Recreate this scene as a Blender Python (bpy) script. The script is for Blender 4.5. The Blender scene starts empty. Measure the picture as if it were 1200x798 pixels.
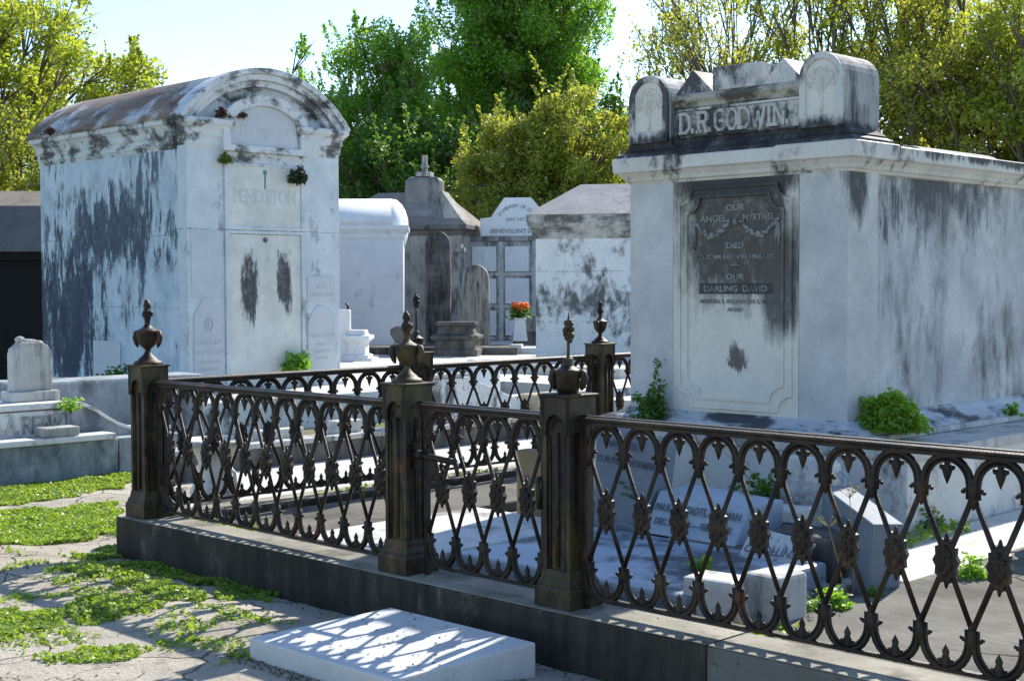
import bpy, bmesh, math, random
import numpy as np
from math import sin, cos, pi, radians, sqrt
from mathutils import Matrix, Vector
random.seed(7); RNG = np.random.default_rng(7)
S = bpy.context.scene
COL = S.collection

# ------------------------------------------------------------------ camera, sky, sun
F, PT, RL, H = 1652.4, .0383, -.004, 1.5986
cd = bpy.data.cameras.new('camera'); cam = bpy.data.objects.new('camera', cd); COL.objects.link(cam)
cam.matrix_world = Matrix.Translation((0, 0, H)) @ Matrix.Rotation(pi/2-PT, 4, 'X') @ Matrix.Rotation(RL, 4, 'Z')
cd.lens = F/1200*36; cd.sensor_width = 36; cd.clip_end = 2000; cd.clip_start = .1
S.camera = cam
SUN_EL = radians(37.8); SUN_AZ = math.atan2(.52, .85)
w = bpy.data.worlds.new('World'); S.world = w; w.use_nodes = True
nt = w.node_tree; bg = nt.nodes['Background']
sky = nt.nodes.new('ShaderNodeTexSky'); sky.sky_type = 'NISHITA'; sky.sun_disc = False
sky.sun_elevation = SUN_EL; sky.sun_rotation = SUN_AZ; sky.air_density = 1.0; sky.dust_density = .25; sky.ozone_density = 3.0
nt.links.new(sky.outputs[0], bg.inputs[0]); bg.inputs[1].default_value = .14
sl = bpy.data.lights.new('sun', 'SUN'); sl.energy = 4.6; sl.angle = radians(.53); sl.color = (1, .94, .83)
so = bpy.data.objects.new('sun', sl); COL.objects.link(so)
sd = Vector((sin(SUN_AZ)*cos(SUN_EL), cos(SUN_AZ)*cos(SUN_EL), sin(SUN_EL)))
so.rotation_euler = sd.to_track_quat('Z', 'Y').to_euler(); so.location = (0, 0, 30)
S.view_settings.view_transform = 'Standard'; S.view_settings.look = 'None'
S.view_settings.exposure = 0.85; S.view_settings.gamma = 1
S.render.engine = 'CYCLES'
S.cycles.max_bounces = 8; S.cycles.transparent_max_bounces = 8

# ------------------------------------------------------------------ frames
A = .7815
du = np.array([cos(A), -sin(A)]); ev = np.array([sin(A), cos(A)]); C0 = np.array([-2.2686, 8.7743])
def W(u, v): return C0+u*du+v*ev
def ray(x, y):
    dx, dy = x-600, y-399
    uu = dx*cos(RL)+dy*sin(RL); vv = -dx*sin(RL)+dy*cos(RL)
    X = uu/F; Z = -vv/F
    return np.array([X, cos(PT)+Z*sin(PT), -sin(PT)+Z*cos(PT)])
def at(x, y, z):
    r = ray(x, y); t = (z-H)/r[2]; return r[0]*t, r[1]*t
def atY(x, y, Y):
    r = ray(x, y); t = Y/r[1]; return r[0]*t, Y, r[2]*t+H
GZ = -.08     # ground level outside the plot
K = .17       # kerb top

# ------------------------------------------------------------------ materials
class NT:
    def __init__(s, name):
        s.m = bpy.data.materials.new(name); s.m.use_nodes = True; s.t = s.m.node_tree
        s.b = s.t.nodes['Principled BSDF']; s.out = s.t.nodes['Material Output']
    def n(s, typ, **k):
        o = s.t.nodes.new(typ)
        for a_, v_ in k.items(): setattr(o, a_, v_)
        return o
    def set(s, sock, v):
        if isinstance(v, bpy.types.NodeSocket): s.t.links.new(v, sock)
        else:
            if sock.type == 'RGBA' and len(v) == 3: v = (*v, 1)
            sock.default_value = v
    def mix(s, f, a_, b_, typ='MIX'):
        o = s.n('ShaderNodeMix', data_type='RGBA', blend_type=typ)
        s.set(o.inputs[0], f); s.set(o.inputs[6], a_); s.set(o.inputs[7], b_); return o.outputs[2]
    def math(s, op, a_, b_=0., clamp=False):
        o = s.n('ShaderNodeMath', operation=op, use_clamp=clamp); s.set(o.inputs[0], a_); s.set(o.inputs[1], b_); return o.outputs[0]
    def vm(s, op, a_, b_=(0, 0, 0)):
        o = s.n('ShaderNodeVectorMath', operation=op); s.set(o.inputs[0], a_); s.set(o.inputs[1], b_); return o.outputs[0]
    def coord(s): return s.n('ShaderNodeTexCoord').outputs['Object']
    def noise(s, co, scale, detail=6, rough=.6, stretch=(1, 1, 1), off=(0, 0, 0), dist=0.):
        mp = s.n('ShaderNodeMapping'); s.set(mp.inputs[0], co); mp.inputs['Scale'].default_value = stretch; mp.inputs['Location'].default_value = off
        o = s.n('ShaderNodeTexNoise'); s.set(o.inputs['Vector'], mp.outputs[0]); o.inputs['Scale'].default_value = scale
        o.inputs['Detail'].default_value = detail; o.inputs['Roughness'].default_value = rough; o.inputs['Distortion'].default_value = dist
        return o.outputs[0]
    def rng(s, v, a_, b_, c=0., d=1.):
        o = s.n('ShaderNodeMapRange'); s.set(o.inputs[0], v); o.inputs[1].default_value = a_; o.inputs[2].default_value = b_
        o.inputs[3].default_value = c; o.inputs[4].default_value = d; return o.outputs[0]
    def crack(s, co, scale, width, warp=.15, off=(0, 0, 0)):
        wn = s.n('ShaderNodeTexNoise'); s.set(wn.inputs['Vector'], co); wn.inputs['Scale'].default_value = scale*1.7; wn.inputs['Detail'].default_value = 5
        v = s.vm('ADD', co, s.vm('MULTIPLY', wn.outputs['Color'], (warp*2,)*3)); v = s.vm('ADD', v, off)
        vo = s.n('ShaderNodeTexVoronoi', feature='DISTANCE_TO_EDGE'); s.set(vo.inputs['Vector'], v); vo.inputs['Scale'].default_value = scale
        return s.rng(vo.outputs['Distance'], 0, width, 1, 0)
    def bump(s, h, strength=.3, dist=.01):
        o = s.n('ShaderNodeBump'); s.set(o.inputs['Height'], h); o.inputs['Strength'].default_value = strength; o.inputs['Distance'].default_value = dist
        s.t.links.new(o.outputs[0], s.b.inputs['Normal'])

def stone(name, c1, c2, grime=(.05, .05, .055), g=(.56, .66), gs=1.4, stretch=(3, 3, .7), speck=.0, rough=.75, bump=.35,
          boxes=(), cracks=0., fine=40, joints=None, rnd=True, second=None):
    """aged stone or plaster: two tones, streaked grime of its own shape, specks, cracks, stains placed on the object"""
    t = NT(name); co = t.coord(); cr = co
    if rnd:
        oi = t.n('ShaderNodeObjectInfo'); cr = t.vm('ADD', co, t.vm('MULTIPLY', oi.outputs['Location'], (1.7, 1.3, .9)))
    base = t.mix(t.rng(t.noise(cr, 2.2, 7, .65), .35, .65), c1, c2)
    base = t.mix(t.rng(t.noise(cr, fine, 3, .6), .3, .75, 0, .25), base, tuple(x*.6 for x in c1))
    if second:
        base = t.mix(t.rng(t.noise(cr, second[1], 9, .7, (1, 1, .8), (5, 2, 7)), second[2], second[3]), base, second[0])
    st = t.noise(cr, gs, 10, .72, stretch, (3, 1, 2), .2)
    bl = t.noise(cr, gs*.6, 4, .6, (1, 1, .8), (9, 4, 1))
    m = t.rng(t.math('ADD', t.math('MULTIPLY', st, .62), t.math('MULTIPLY', bl, .38)), g[0], g[1])
    base = t.mix(t.math('MULTIPLY', m, .9), base, grime)
    if speck:
        sp = t.rng(t.noise(cr, 22, 6, .75, (1, 1, .8), (2, 8, 5)), .66-speck, .70-speck)
        base = t.mix(t.math('MULTIPLY', sp, .8), base, grime)
    for (c, s_, amp, col, lo, hi, fs) in boxes:
        d = t.vm('DIVIDE', t.vm('SUBTRACT', co, c), s_); d = t.vm('ABSOLUTE', d)
        sp = t.n('ShaderNodeSeparateXYZ'); t.set(sp.inputs[0], d)
        p4 = lambda q: t.math('POWER', q, 3.)
        mx = t.math('POWER', t.math('ADD', p4(sp.outputs[0]), t.math('ADD', p4(sp.outputs[1]), p4(sp.outputs[2]))), 1/3)
        nz = t.math('ADD', t.math('MULTIPLY', t.noise(co, fs, 12, .74, (2.2, 2.2, .55), c), .6), t.math('MULTIPLY', t.noise(co, fs*3, 10, .75, (2.6, 2.6, .7), c), .4))
        v = t.math('ADD', t.math('SUBTRACT', 1., mx), t.math('MULTIPLY', t.math('SUBTRACT', nz, .53), amp))
        f = t.math('MULTIPLY', t.rng(v, lo, hi, 0, .95), t.rng(t.noise(co, 9, 8, .75, (1.5, 1.5, .8), (1, 5, 3)), .3, .5, .72, 1.))
        base = t.mix(f, base, col)
    hgt = t.math('ADD', t.noise(cr, 7, 8, .7), t.math('MULTIPLY', t.noise(cr, 70, 3, .6), .35))
    if cracks:
        ck = t.math('MULTIPLY', t.crack(cr, .55, .006), t.rng(t.noise(cr, .9, 3), .45, .55))
        base = t.mix(t.math('MULTIPLY', ck, cracks), base, tuple(x*.35 for x in c1)); hgt = t.math('SUBTRACT', hgt, ck)
    if joints:
        sp = t.n('ShaderNodeSeparateXYZ'); t.set(sp.inputs[0], co)
        for z in joints:
            dz = t.math('ABSOLUTE', t.math('SUBTRACT', t.math('ADD', sp.outputs[2], t.math('MULTIPLY', t.noise(co, 3), .02)), z+.01))
            jm = t.rng(dz, .002, .007, 1, 0); jm = t.math('MULTIPLY', jm, t.rng(t.noise(co, 5, 4), .4, .55))
            base = t.mix(t.math('MULTIPLY', jm, .6), base, (.12, .13, .14)); hgt = t.math('SUBTRACT', hgt, jm)
    t.set(t.b.inputs['Base Color'], base); t.set(t.b.inputs['Roughness'], rough)
    t.b.inputs['Specular IOR Level'].default_value = .3
    t.bump(hgt, bump, .012)
    return t.m

def flat(name, c, rough=.8, metal=0., var=.3):
    t = NT(name); co = t.coord()
    t.set(t.b.inputs['Base Color'], t.mix(t.noise(co, 14, 6), tuple(x*(1-var) for x in c), tuple(min(1, x*(1+var)) for x in c)))
    t.b.inputs['Roughness'].default_value = rough; t.b.inputs['Metallic'].default_value = metal
    t.b.inputs['Specular IOR Level'].default_value = .3
    t.bump(t.noise(co, 60, 4), .2, .004)
    return t.m

def iron(name, olive=.5, rust=.6):
    t = NT(name); co = t.coord(); oi = t.n('ShaderNodeObjectInfo'); co = t.vm('ADD', co, oi.outputs['Location'])
    b = t.mix(t.rng(t.noise(co, 9, 8, .7), .4, .65), (.008, .006, .005), (.042, .027, .018))
    b = t.mix(t.math('MULTIPLY', t.rng(t.noise(co, 5, 8, .75, (1, 1, .5), (3, 3, 3)), .62-.20*olive, .72-.1*olive), olive*.85), b, (.11, .09, .032))
    b = t.mix(t.math('MULTIPLY', t.rng(t.noise(co, 7, 9, .75, (1, 1, .6), (7, 1, 5)), .58, .68), rust), b, (.16, .055, .022))
    b = t.mix(t.rng(t.noise(co, 90, 4, .7, (1, 1, 1), (1, 2, 5)), .68, .76, 0, .6), b, (.22, .19, .15))
    t.set(t.b.inputs['Base Color'], b); t.b.inputs['Roughness'].default_value = .48; t.b.inputs['Metallic'].default_value = .1
    t.b.inputs['Specular IOR Level'].default_value = .32
    t.bump(t.math('ADD', t.noise(co, 45, 6, .7), t.noise(co, 160, 3)), .55, .004)
    return t.m

def leafmat(name, c1, c2, c3, trans=.5):
    t = NT(name)
    g = t.n('ShaderNodeNewGeometry'); r = g.outputs['Random Per Island']
    rp = t.n('ShaderNodeValToRGB'); t.set(rp.inputs[0], r); e_ = rp.color_ramp.elements
    e_[0].color = (*c1, 1); e_[0].position = 0; e_[1].color = (*c3, 1); e_[1].position = 1
    m_ = e_.new(.5); m_.color = (*c2, 1)
    co = t.coord(); nz = t.noise(co, .5, 3)
    col = t.mix(t.rng(nz, .4, .62, 0, .55), rp.outputs[0], tuple(x*.7 for x in c1))
    d = t.n('ShaderNodeBsdfDiffuse'); t.set(d.inputs[0], col)
    tr = t.n('ShaderNodeBsdfTranslucent'); t.set(tr.inputs[0], t.mix(.5, col, tuple(min(1, x*1.5) for x in c3)))
    mx = t.n('ShaderNodeMixShader'); mx.inputs[0].default_value = trans
    t.t.links.new(d.outputs[0], mx.inputs[1]); t.t.links.new(tr.outputs[0], mx.inputs[2])
    gl = t.n('ShaderNodeBsdfGlossy'); gl.inputs['Roughness'].default_value = .45; gl.inputs[0].default_value = (1, 1, 1, 1)
    m2 = t.n('ShaderNodeMixShader'); m2.inputs[0].default_value = .05
    t.t.links.new(mx.outputs[0], m2.inputs[1]); t.t.links.new(gl.outputs[0], m2.inputs[2])
    t.t.links.new(m2.outputs[0], t.out.inputs[0]); t.t.nodes.remove(t.b)
    return t.m

# ------------------------------------------------------------------ mesh builder
class MB:
    def __init__(s): s.v = []; s.f = []; s.sm = []
    def add(s, vs, fs, sm=False):
        o = len(s.v); s.v += [tuple(float(c) for c in p) for p in vs]
        s.f += [tuple(i+o for i in f) for f in fs]; s.sm += [sm]*len(fs); return s
    def box(s, x0, x1, y0, y1, z0, z1, M=None):
        vs = [(x, y, z) for z in (z0, z1) for y in (y0, y1) for x in (x0, x1)]
        if M: vs = [tuple(M @ Vector(p)) for p in vs]
        return s.add(vs, [(0, 2, 3, 1), (4, 5, 7, 6), (0, 1, 5, 4), (2, 6, 7, 3), (0, 4, 6, 2), (1, 3, 7, 5)])
    def hexa(s, p): return s.add(p, [(0, 3, 2, 1), (4, 5, 6, 7), (0, 1, 5, 4), (1, 2, 6, 5), (2, 3, 7, 6), (3, 0, 4, 7)])
    def prism(s, poly, lo, hi, ax='y', M=None, sm=False):
        n = len(poly)
        if ax == 'y': P = lambda p, t: (p[0], t, p[1])
        elif ax == 'x': P = lambda p, t: (t, p[0], p[1])
        else: P = lambda p, t: (p[0], p[1], t)
        vs = [P(p, lo) for p in poly]+[P(p, hi) for p in poly]
        if M: vs = [tuple(M @ Vector(p)) for p in vs]
        s.add(vs, [tuple(range(n)), tuple(range(2*n-1, n-1, -1))])
        o = len(s.v)-2*n
        s.f += [(o+i, o+(i+1) % n, o+n+(i+1) % n, o+n+i) for i in range(n)]; s.sm += [sm]*n
        return s
    def ring(s, outer, inner, lo, hi, ax='y'):
        n = len(outer)
        if ax == 'y': P = lambda p, t: (p[0], t, p[1])
        elif ax == 'x': P = lambda p, t: (t, p[0], p[1])
        vs = [P(p, lo) for p in outer]+[P(p, lo) for p in inner]+[P(p, hi) for p in outer]+[P(p, hi) for p in inner]
        fs = []
        for i in range(n):
            j = (i+1) % n
            fs += [(i, j, n+j, n+i), (2*n+i, 3*n+i, 3*n+j, 2*n+j), (i, 2*n+i, 2*n+j, j), (n+i, n+j, 3*n+j, 3*n+i)]
        return s.add(vs, fs)
    def tube(s, pts, r, n=6, ell=None, closed=False):
        pts = [Vector(p) for p in pts]; m = len(pts)
        rs = r if isinstance(r, (list, tuple)) else [r]*m
        vs = []; fs = []; ref = None
        for i, p in enumerate(pts):
            tdir = (pts[min(i+1, m-1)]-pts[max(i-1, 0)])
            if closed: tdir = pts[(i+1) % m]-pts[i-1]
            if tdir.length < 1e-9: tdir = Vector((0, 0, 1))
            tdir.normalize()
            if ref is None: ref = Vector((0, 1, 0)) if abs(tdir.y) < .9 else Vector((1, 0, 0))
            b = ref-tdir*ref.dot(tdir)
            if b.length < 1e-6: b = tdir.orthogonal()
            b.normalize(); ref = b; c = tdir.cross(b)
            for k in range(n):
                a_ = 2*pi*(k+.5)/n; q = p+b*cos(a_)*rs[i]*(ell or 1)+c*sin(a_)*rs[i]; vs.append(q)
        for i in range(m if closed else m-1):
            i2 = (i+1) % m
            for k in range(n): fs.append((i*n+k, i*n+(k+1) % n, i2*n+(k+1) % n, i2*n+k))
        if not closed: fs += [tuple(range(n-1, -1, -1)), tuple(range((m-1)*n, m*n))]
        return s.add(vs, fs, True)
    def ellip(s, c, r, n=8, m=5):
        vs = [(c[0], c[1], c[2]-r[2])]; fs = []
        for j in range(1, m):
            th = pi*j/m
            for k in range(n): a_ = 2*pi*k/n; vs.append((c[0]+r[0]*sin(th)*cos(a_), c[1]+r[1]*sin(th)*sin(a_), c[2]-r[2]*cos(th)))
        vs.append((c[0], c[1], c[2]+r[2])); L = len(vs)-1
        for k in range(n):
            fs.append((0, 1+(k+1) % n, 1+k)); fs.append((L, L-n+k, L-n+(k+1) % n))
            for j in range(m-2): o = 1+j*n; fs.append((o+k, o+(k+1) % n, o+n+(k+1) % n, o+n+k))
        return s.add(vs, fs, True)
    def lathe(s, prof, c=(0, 0, 0), n=20, flute=0, fl=(0, 0)):
        vs = []; fs = []; m = len(prof)
        for (r, z) in prof:
            for k in range(n):
                a_ = 2*pi*k/n; rr = r
                if flute and fl[0] <= z <= fl[1]: rr = r*(1-.07*abs(cos(flute*a_/2))**.5*1.0+.05)
                vs.append((c[0]+rr*cos(a_), c[1]+rr*sin(a_), c[2]+z))
        for i in range(m-1):
            for k in range(n): fs.append((i*n+k, i*n+(k+1) % n, (i+1)*n+(k+1) % n, (i+1)*n+k))
        fs += [tuple(range(n-1, -1, -1)), tuple(range((m-1)*n, m*n))]
        return s.add(vs, fs, True)
    def loft(s, x0, x1, y0, y1, prof):
        """stack of rectangles: prof = [(overhang, z)]"""
        vs = []; fs = []; m = len(prof)
        for (o, z) in prof: vs += [(x0-o, y0-o, z), (x1+o, y0-o, z), (x1+o, y1+o, z), (x0-o, y1+o, z)]
        for i in range(m-1):
            for k in range(4): fs.append((i*4+k, i*4+(k+1) % 4, i*4+4+(k+1) % 4, i*4+4+k))
        fs += [(3, 2, 1, 0), tuple((m-1)*4+k for k in range(4))]
        return s.add(vs, fs)
    def text(s, body, size, ext, M, align='CENTER', xs=1., bold=0.):
        c = bpy.data.curves.new('t', 'FONT'); c.body = body; c.size = size; c.extrude = ext; c.align_x = align; c.align_y = 'CENTER'
        c.resolution_u = 2; c.offset = bold
        o = bpy.data.objects.new('t', c); COL.objects.link(o); bpy.context.view_layer.update()
        me = o.evaluated_get(bpy.context.evaluated_depsgraph_get()).to_mesh()
        vs = [tuple(M @ Vector((v.co.x*xs, v.co.y, v.co.z))) for v in me.vertices]; fs = [tuple(p.vertices) for p in me.polygons]
        s.add(vs, fs); o.to_mesh_clear(); bpy.data.objects.remove(o); bpy.data.curves.remove(c); return s
    def build(s, name, mat, parent=None, bevel=0, recalc=True, seg=2):
        me = bpy.data.meshes.new(name); me.from_pydata(s.v, [], s.f); me.update()
        me.polygons.foreach_set('use_smooth', s.sm)
        if recalc:
            bm = bmesh.new(); bm.from_mesh(me); bmesh.ops.recalc_face_normals(bm, faces=bm.faces); bm.to_mesh(me); bm.free()
        me.materials.append(mat)
        o = bpy.data.objects.new(name, me); COL.objects.link(o)
        if parent: o.parent = parent
        if bevel:
            md = o.modifiers.new('bevel', 'BEVEL'); md.width = bevel; md.segments = seg; md.limit_method = 'ANGLE'; md.angle_limit = radians(35)
        return o

def wall_M(x, y, z, face='-y', lean=0.):
    """text plane: local x right, up z, standing on a wall whose outward normal is `face`"""
    if face == '-y': R = Matrix(((1, 0, 0), (0, 0, -1), (0, 1, 0)))
    elif face == '+x': R = Matrix(((0, 0, 1), (1, 0, 0), (0, 1, 0)))
    return Matrix.Translation((x, y, z)) @ (R.to_4x4() @ Matrix.Rotation(-lean, 4, 'X'))

def tag(o, label=None, cat=None, group=None, kind=None):
    if label: o['label'] = label
    if cat: o['category'] = cat
    if group: o['group'] = group
    if kind: o['kind'] = kind
    return o
def thing(name, loc, rz, label, cat, group=None):
    o = bpy.data.objects.new(name, None); COL.objects.link(o); o.location = loc; o.rotation_euler = (0, 0, rz)
    o.empty_display_size = .2
    return tag(o, label, cat, group)
def lot(name, u, v, z, label, cat, group=None, rot=0.):
    p = W(u, v); return thing(name, (p[0], p[1], z), -A+rot, label, cat, group)
def place(o, u, v, z, rot=0.):
    p = W(u, v); o.location = (p[0], p[1], z); o.rotation_euler = (0, 0, -A+rot); return o

def leaf_mesh(name, P, size, mat, parent=None, asp=.55, up=.3, jit=.5, rng=RNG):
    """a cloud of small pointed leaf faces at points P"""
    P = np.asarray(P, dtype=np.float64); n = len(P)
    N = rng.normal(size=(n, 3)); N[:, 2] = np.abs(N[:, 2])*(1+up*3); N /= np.linalg.norm(N, axis=1)[:, None]
    T = rng.normal(size=(n, 3)); T -= (T*N).sum(1)[:, None]*N; T /= np.linalg.norm(T, axis=1)[:, None]
    B = np.cross(N, T); sz = size*(1+jit*(rng.random(n)-.5)*2)
    L = (sz*.5)[:, None]; Wd = (sz*.5*asp)[:, None]
    V = np.empty((n, 4, 3)); V[:, 0] = P-T*L; V[:, 1] = P+B*Wd-N*L*.15-T*L*.1; V[:, 2] = P+T*L; V[:, 3] = P-B*Wd+N*L*.25-T*L*.1
    me = bpy.data.meshes.new(name); me.vertices.add(4*n); me.vertices.foreach_set('co', V.reshape(-1))
    me.loops.add(4*n); me.loops.foreach_set('vertex_index', np.arange(4*n, dtype=np.int32))
    me.polygons.add(n); me.polygons.foreach_set('loop_start', np.arange(0, 4*n, 4, dtype=np.int32)); me.polygons.foreach_set('loop_total', np.full(n, 4, dtype=np.int32))
    me.update(); me.validate(); me.materials.append(mat)
    o = bpy.data.objects.new(name, me); COL.objects.link(o)
    if parent: o.parent = parent
    return o

# ------------------------------------------------------------------ palettes
M_iron = iron('weathered_iron', .35, .65); M_ironpost = iron('olive_painted_iron', .75, 1.0); M_rust = iron('rusty_iron', .15, 1.5)
M_kerb = stone('dark_granite_kerb', (.036, .031, .024), (.066, .058, .045), (.018, .016, .013), (.47, .58), 2.5, (3, 3, .4), rough=.8, fine=120, second=((.20, .185, .15), 3, .56, .75))
M_kerb2 = stone('speckled_granite', (.12, .12, .105), (.17, .165, .15), (.03, .03, .03), (.55, .7), 3, speck=.07, rough=.8)
M_godw = stone('grey_marble_pilaster', (.46, .46, .455), (.68, .67, .65), (.045, .045, .05), (.58, .70), 1.3, (2.5, 2.5, .8), rough=.6,
               boxes=[((0, .13, 1.66), (.09, .16, .42), 2.2, (.03, .03, .035), .0, .35, 2.5)], rnd=False)
M_gwall = stone('stained_marble_wall', (.40, .41, .42), (.66, .65, .64), (.07, .075, .08), (.47, .60), 1.6, (2.4, 2.4, .8), rough=.65,
                boxes=[((0, 1.2, 1.60), (.5, 1.6, .46), 5.5, (.06, .065, .075), .15, .7, 1.3), ((0, .4, 1.35), (.5, .35, .35), 5., (.06, .065, .075), .2, .6, 2.3)], rnd=False, bump=.6)
M_gcorn = stone('marble_cornice', (.60, .57, .51), (.76, .73, .67), (.03, .03, .03), (.515, .585), 3.2, (1.4, 1.4, 1), rough=.65, rnd=False,
                boxes=[((0, 2.2, 1.80), (.4, 2.4, .09), 3., (.03, .03, .035), .25, .5, 3)])
M_gtop = stone('blackened_marble_top', (.56, .55, .53), (.70, .68, .64), (.025, .025, .03), (.49, .56), 2.0, (2, 2, 1), rough=.7, rnd=False,
               boxes=[((-.9, .1, 1.86), (1.6, 1.2, .14), 2.2, (.018, .018, .022), .0, .3, 3)])
M_gtop2 = stone('streaked_marble_arch', (.36, .355, .345), (.52, .51, .48), (.035, .035, .04), (.46, .56), 2.4, (4, 4, .5), rough=.8, rnd=False, boxes=[((-.9, .1, 1.86), (1.6, 1.2, .10), 2.0, (.018, .018, .022), .0, .3, 3)])
M_cream = stone('cream_marble_relief', (.68, .65, .57), (.76, .73, .66), (.10, .10, .09), (.63, .75), 3, rough=.55, rnd=False)
_tb = [((-.84, .03, 1.34), (.60, .8, .68), 1.9, (.045, .042, .04), -.02, .34, 2.0),
       ((-.50, .03, .95), (.20, .8, .46), 1.6, (.09, .087, .08), .02, .35, 2.2),
       ((-.86, .03, 1.62), (.70, .8, .14), 1.6, (.04, .04, .04), .0, .35, 3.0),
       ((-.85, .03, .42), (.14, .8, .16), 3.6, (.10, .09, .08), .35, .55, 7.0)]
M_tab = stone('cream_marble_tablet', (.70, .66, .57), (.80, .76, .67), (.2, .19, .17), (.68, .8), 2, rough=.5, rnd=False, boxes=_tb, fine=18)
M_letd = stone('darkened_marble_letters', (.22, .215, .20), (.38, .37, .345), (.09, .09, .085), (.5, .6), 9, (1, 1, 1), rough=.6, rnd=False)
M_plinth = stone('whitewashed_plinth', (.54, .54, .52), (.70, .69, .66), (.09, .09, .085), (.53, .60), 2.0, (1.5, 1.5, .9), speck=.03, rough=.8)
M_ledge = stone('grey_stone_ledge', (.42, .42, .41), (.58, .57, .54), (.07, .07, .07), (.5, .62), 3, rough=.8)

M_pside = stone('limewash_skylight_blue', (.50, .60, .68), (.64, .73, .79), (.085, .105, .135), (.53, .565), 1.05, (3.2, 3.2, .75), rough=.85, rnd=False,  # the sky's blue on this shaded side is put into the base tones
                second=((.36, .43, .49), 2.2, .5, .66), joints=(1.05, 1.95), cracks=.0, bump=.5,
                boxes=[((-3.0, 0, .85), (1.3, .6, 1.3), 4.8, (.04, .055, .08), .14, .30, 1.7), ((-1.9, 0, 2.05), (1.9, .6, .85), 5.0, (.06, .08, .11), .22, .42, 1.6)])
M_pfront = stone('whitewashed_pilaster', (.56, .61, .64), (.71, .75, .77), (.12, .14, .165), (.54, .64), 2.2, (2, 2, 1), rough=.85, rnd=False, joints=(2.02,), speck=.03, bump=.6)
M_pcorn = stone('weathered_plaster_cornice', (.58, .62, .64), (.73, .75, .75), (.05, .048, .045), (.49, .57), 3.2, (1, 1, 1.6), rough=.85, rnd=False, bump=.5)
M_pvault = stone('rust_brown_vault', (.22, .165, .135), (.30, .235, .20), (.09, .075, .07), (.5, .62), 2.0, (1, 3, 3), rough=.9, rnd=False, bump=.7,
                 second=((.52, .55, .58), 1.1, .53, .60))
M_pdoor = stone('smooth_marble_door', (.60, .60, .56), (.76, .76, .71), (.2, .2, .2), (.6, .75), 2, rough=.5, rnd=False, fine=12,
                boxes=[((.05, .88, 1.28), (.3, .19, .62), 2.4, (.03, .03, .035), .2, .42, 3.5), ((.05, 1.42, 1.36), (.3, .17, .58), 2.6, (.03, .03, .035), .2, .42, 3.5)])
M_plaque = stone('grey_marble_plaque', (.52, .55, .58), (.62, .64, .66), (.2, .22, .24), (.6, .7), 3, rough=.6, rnd=False)
M_plets = stone('raised_marble_letters', (.56, .57, .58), (.64, .65, .65), (.3, .3, .3), (.6, .7), 3, rough=.6, rnd=False)
M_engr = flat('dark_engraving', (.13, .14, .155), .9)
M_white = stone('white_plaster', (.68, .71, .74), (.78, .80, .81), (.2, .22, .24), (.58, .72), 1.8, rough=.85, cracks=.3)
M_whitew = stone('white_blotched_lime', (.62, .65, .65), (.78, .80, .78), (.06, .065, .065), (.515, .58), 1.5, (1.6, 1.6, .9), speck=.07, rough=.9, joints=(.9, 1.75), rnd=False, bump=.5)
M_slate = stone('grey_slab_roof', (.30, .29, .28), (.42, .41, .39), (.13, .125, .12), (.52, .64), 2, rough=.85)
M_dark = stone('sooty_stone', (.10, .095, .09), (.20, .19, .175), (.03, .03, .03), (.48, .6), 2, (3, 3, .8), rough=.9)
M_brown = stone('grey_brown_stucco', (.27, .26, .24), (.42, .41, .38), (.07, .07, .07), (.5, .6), 2, (3, 3, .8), rough=.9)
M_black = flat('black_shed_wall', (.012, .012, .012), .9)
M_head = stone('old_grey_headstone', (.34, .34, .32), (.58, .57, .53), (.10, .10, .10), (.49, .62), 3.5, (4, 4, .7), rough=.85)
M_marb = stone('marble_shade_blue', (.34, .40, .48), (.46, .52, .59), (.04, .05, .055), (.51, .58), 2, (1, 1, 1), rough=.5)  # marble tones carry the blue of shade; the dark patches are its own
M_marbw = stone('bright_marble', (.54, .53, .49), (.72, .71, .68), (.11, .10, .085), (.52, .64), 4, (1, 1, 1), rough=.6, speck=.02)
M_slabt = stone('worn_white_marble_slab', (.50, .51, .51), (.64, .64, .62), (.16, .155, .14), (.55, .72), 3.2, (1, 1, 1), rough=.55, fine=60, speck=.0)
M_granb = stone('blue_grey_granite', (.17, .195, .23), (.25, .28, .32), (.15, .17, .19), (.6, .7), 6, (1, 1, 1), speck=.06, rough=.6, fine=120)
M_tan = stone('tan_sandstone', (.24, .17, .09), (.30, .22, .12), (.1, .08, .05), (.6, .7), 5, rough=.8)
M_conc = stone('rough_grey_concrete', (.10, .095, .080), (.19, .18, .15), (.05, .047, .04), (.5, .62), 1.6, (1, 1, 1), rough=.9, fine=110, bump=1., speck=.03, cracks=.8)
M_concl = stone('pale_concrete_paving', (.50, .49, .45), (.62, .60, .56), (.3, .29, .26), (.55, .7), 1.2, (1, 1, 1), rough=.9, cracks=.6)
M_renz = stone('grey_stucco_wall', (.26, .30, .33), (.42, .45, .46), (.09, .105, .12), (.46, .58), 2.0, (1.5, 1.5, .9), rough=.85, speck=.03, bump=.5)
M_coping = stone('banded_marble_coping', (.66, .66, .64), (.74, .73, .70), (.15, .16, .17), (.53, .6), 4, (1, 1, 3), rough=.6)
M_bark = flat('bark', (.16, .13, .10), .95)
M_stem = flat('green_stem', (.09, .12, .03), .8)
M_straw = flat('dry_stalk', (.32, .26, .10), .9)
M_orange = flat('orange_petals', (.85, .11, .01), .6, var=.2)
L_yel = leafmat('yellow_green_leaves', (.19, .27, .012), (.31, .39, .022), (.46, .50, .045), .6)
L_oak = leafmat('spring_oak_leaves', (.25, .29, .02), (.38, .41, .035), (.52, .52, .07), .62)
L_grn = leafmat('bright_green_leaves', (.10, .26, .014), (.17, .36, .018), (.28, .48, .03), .6)
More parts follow.
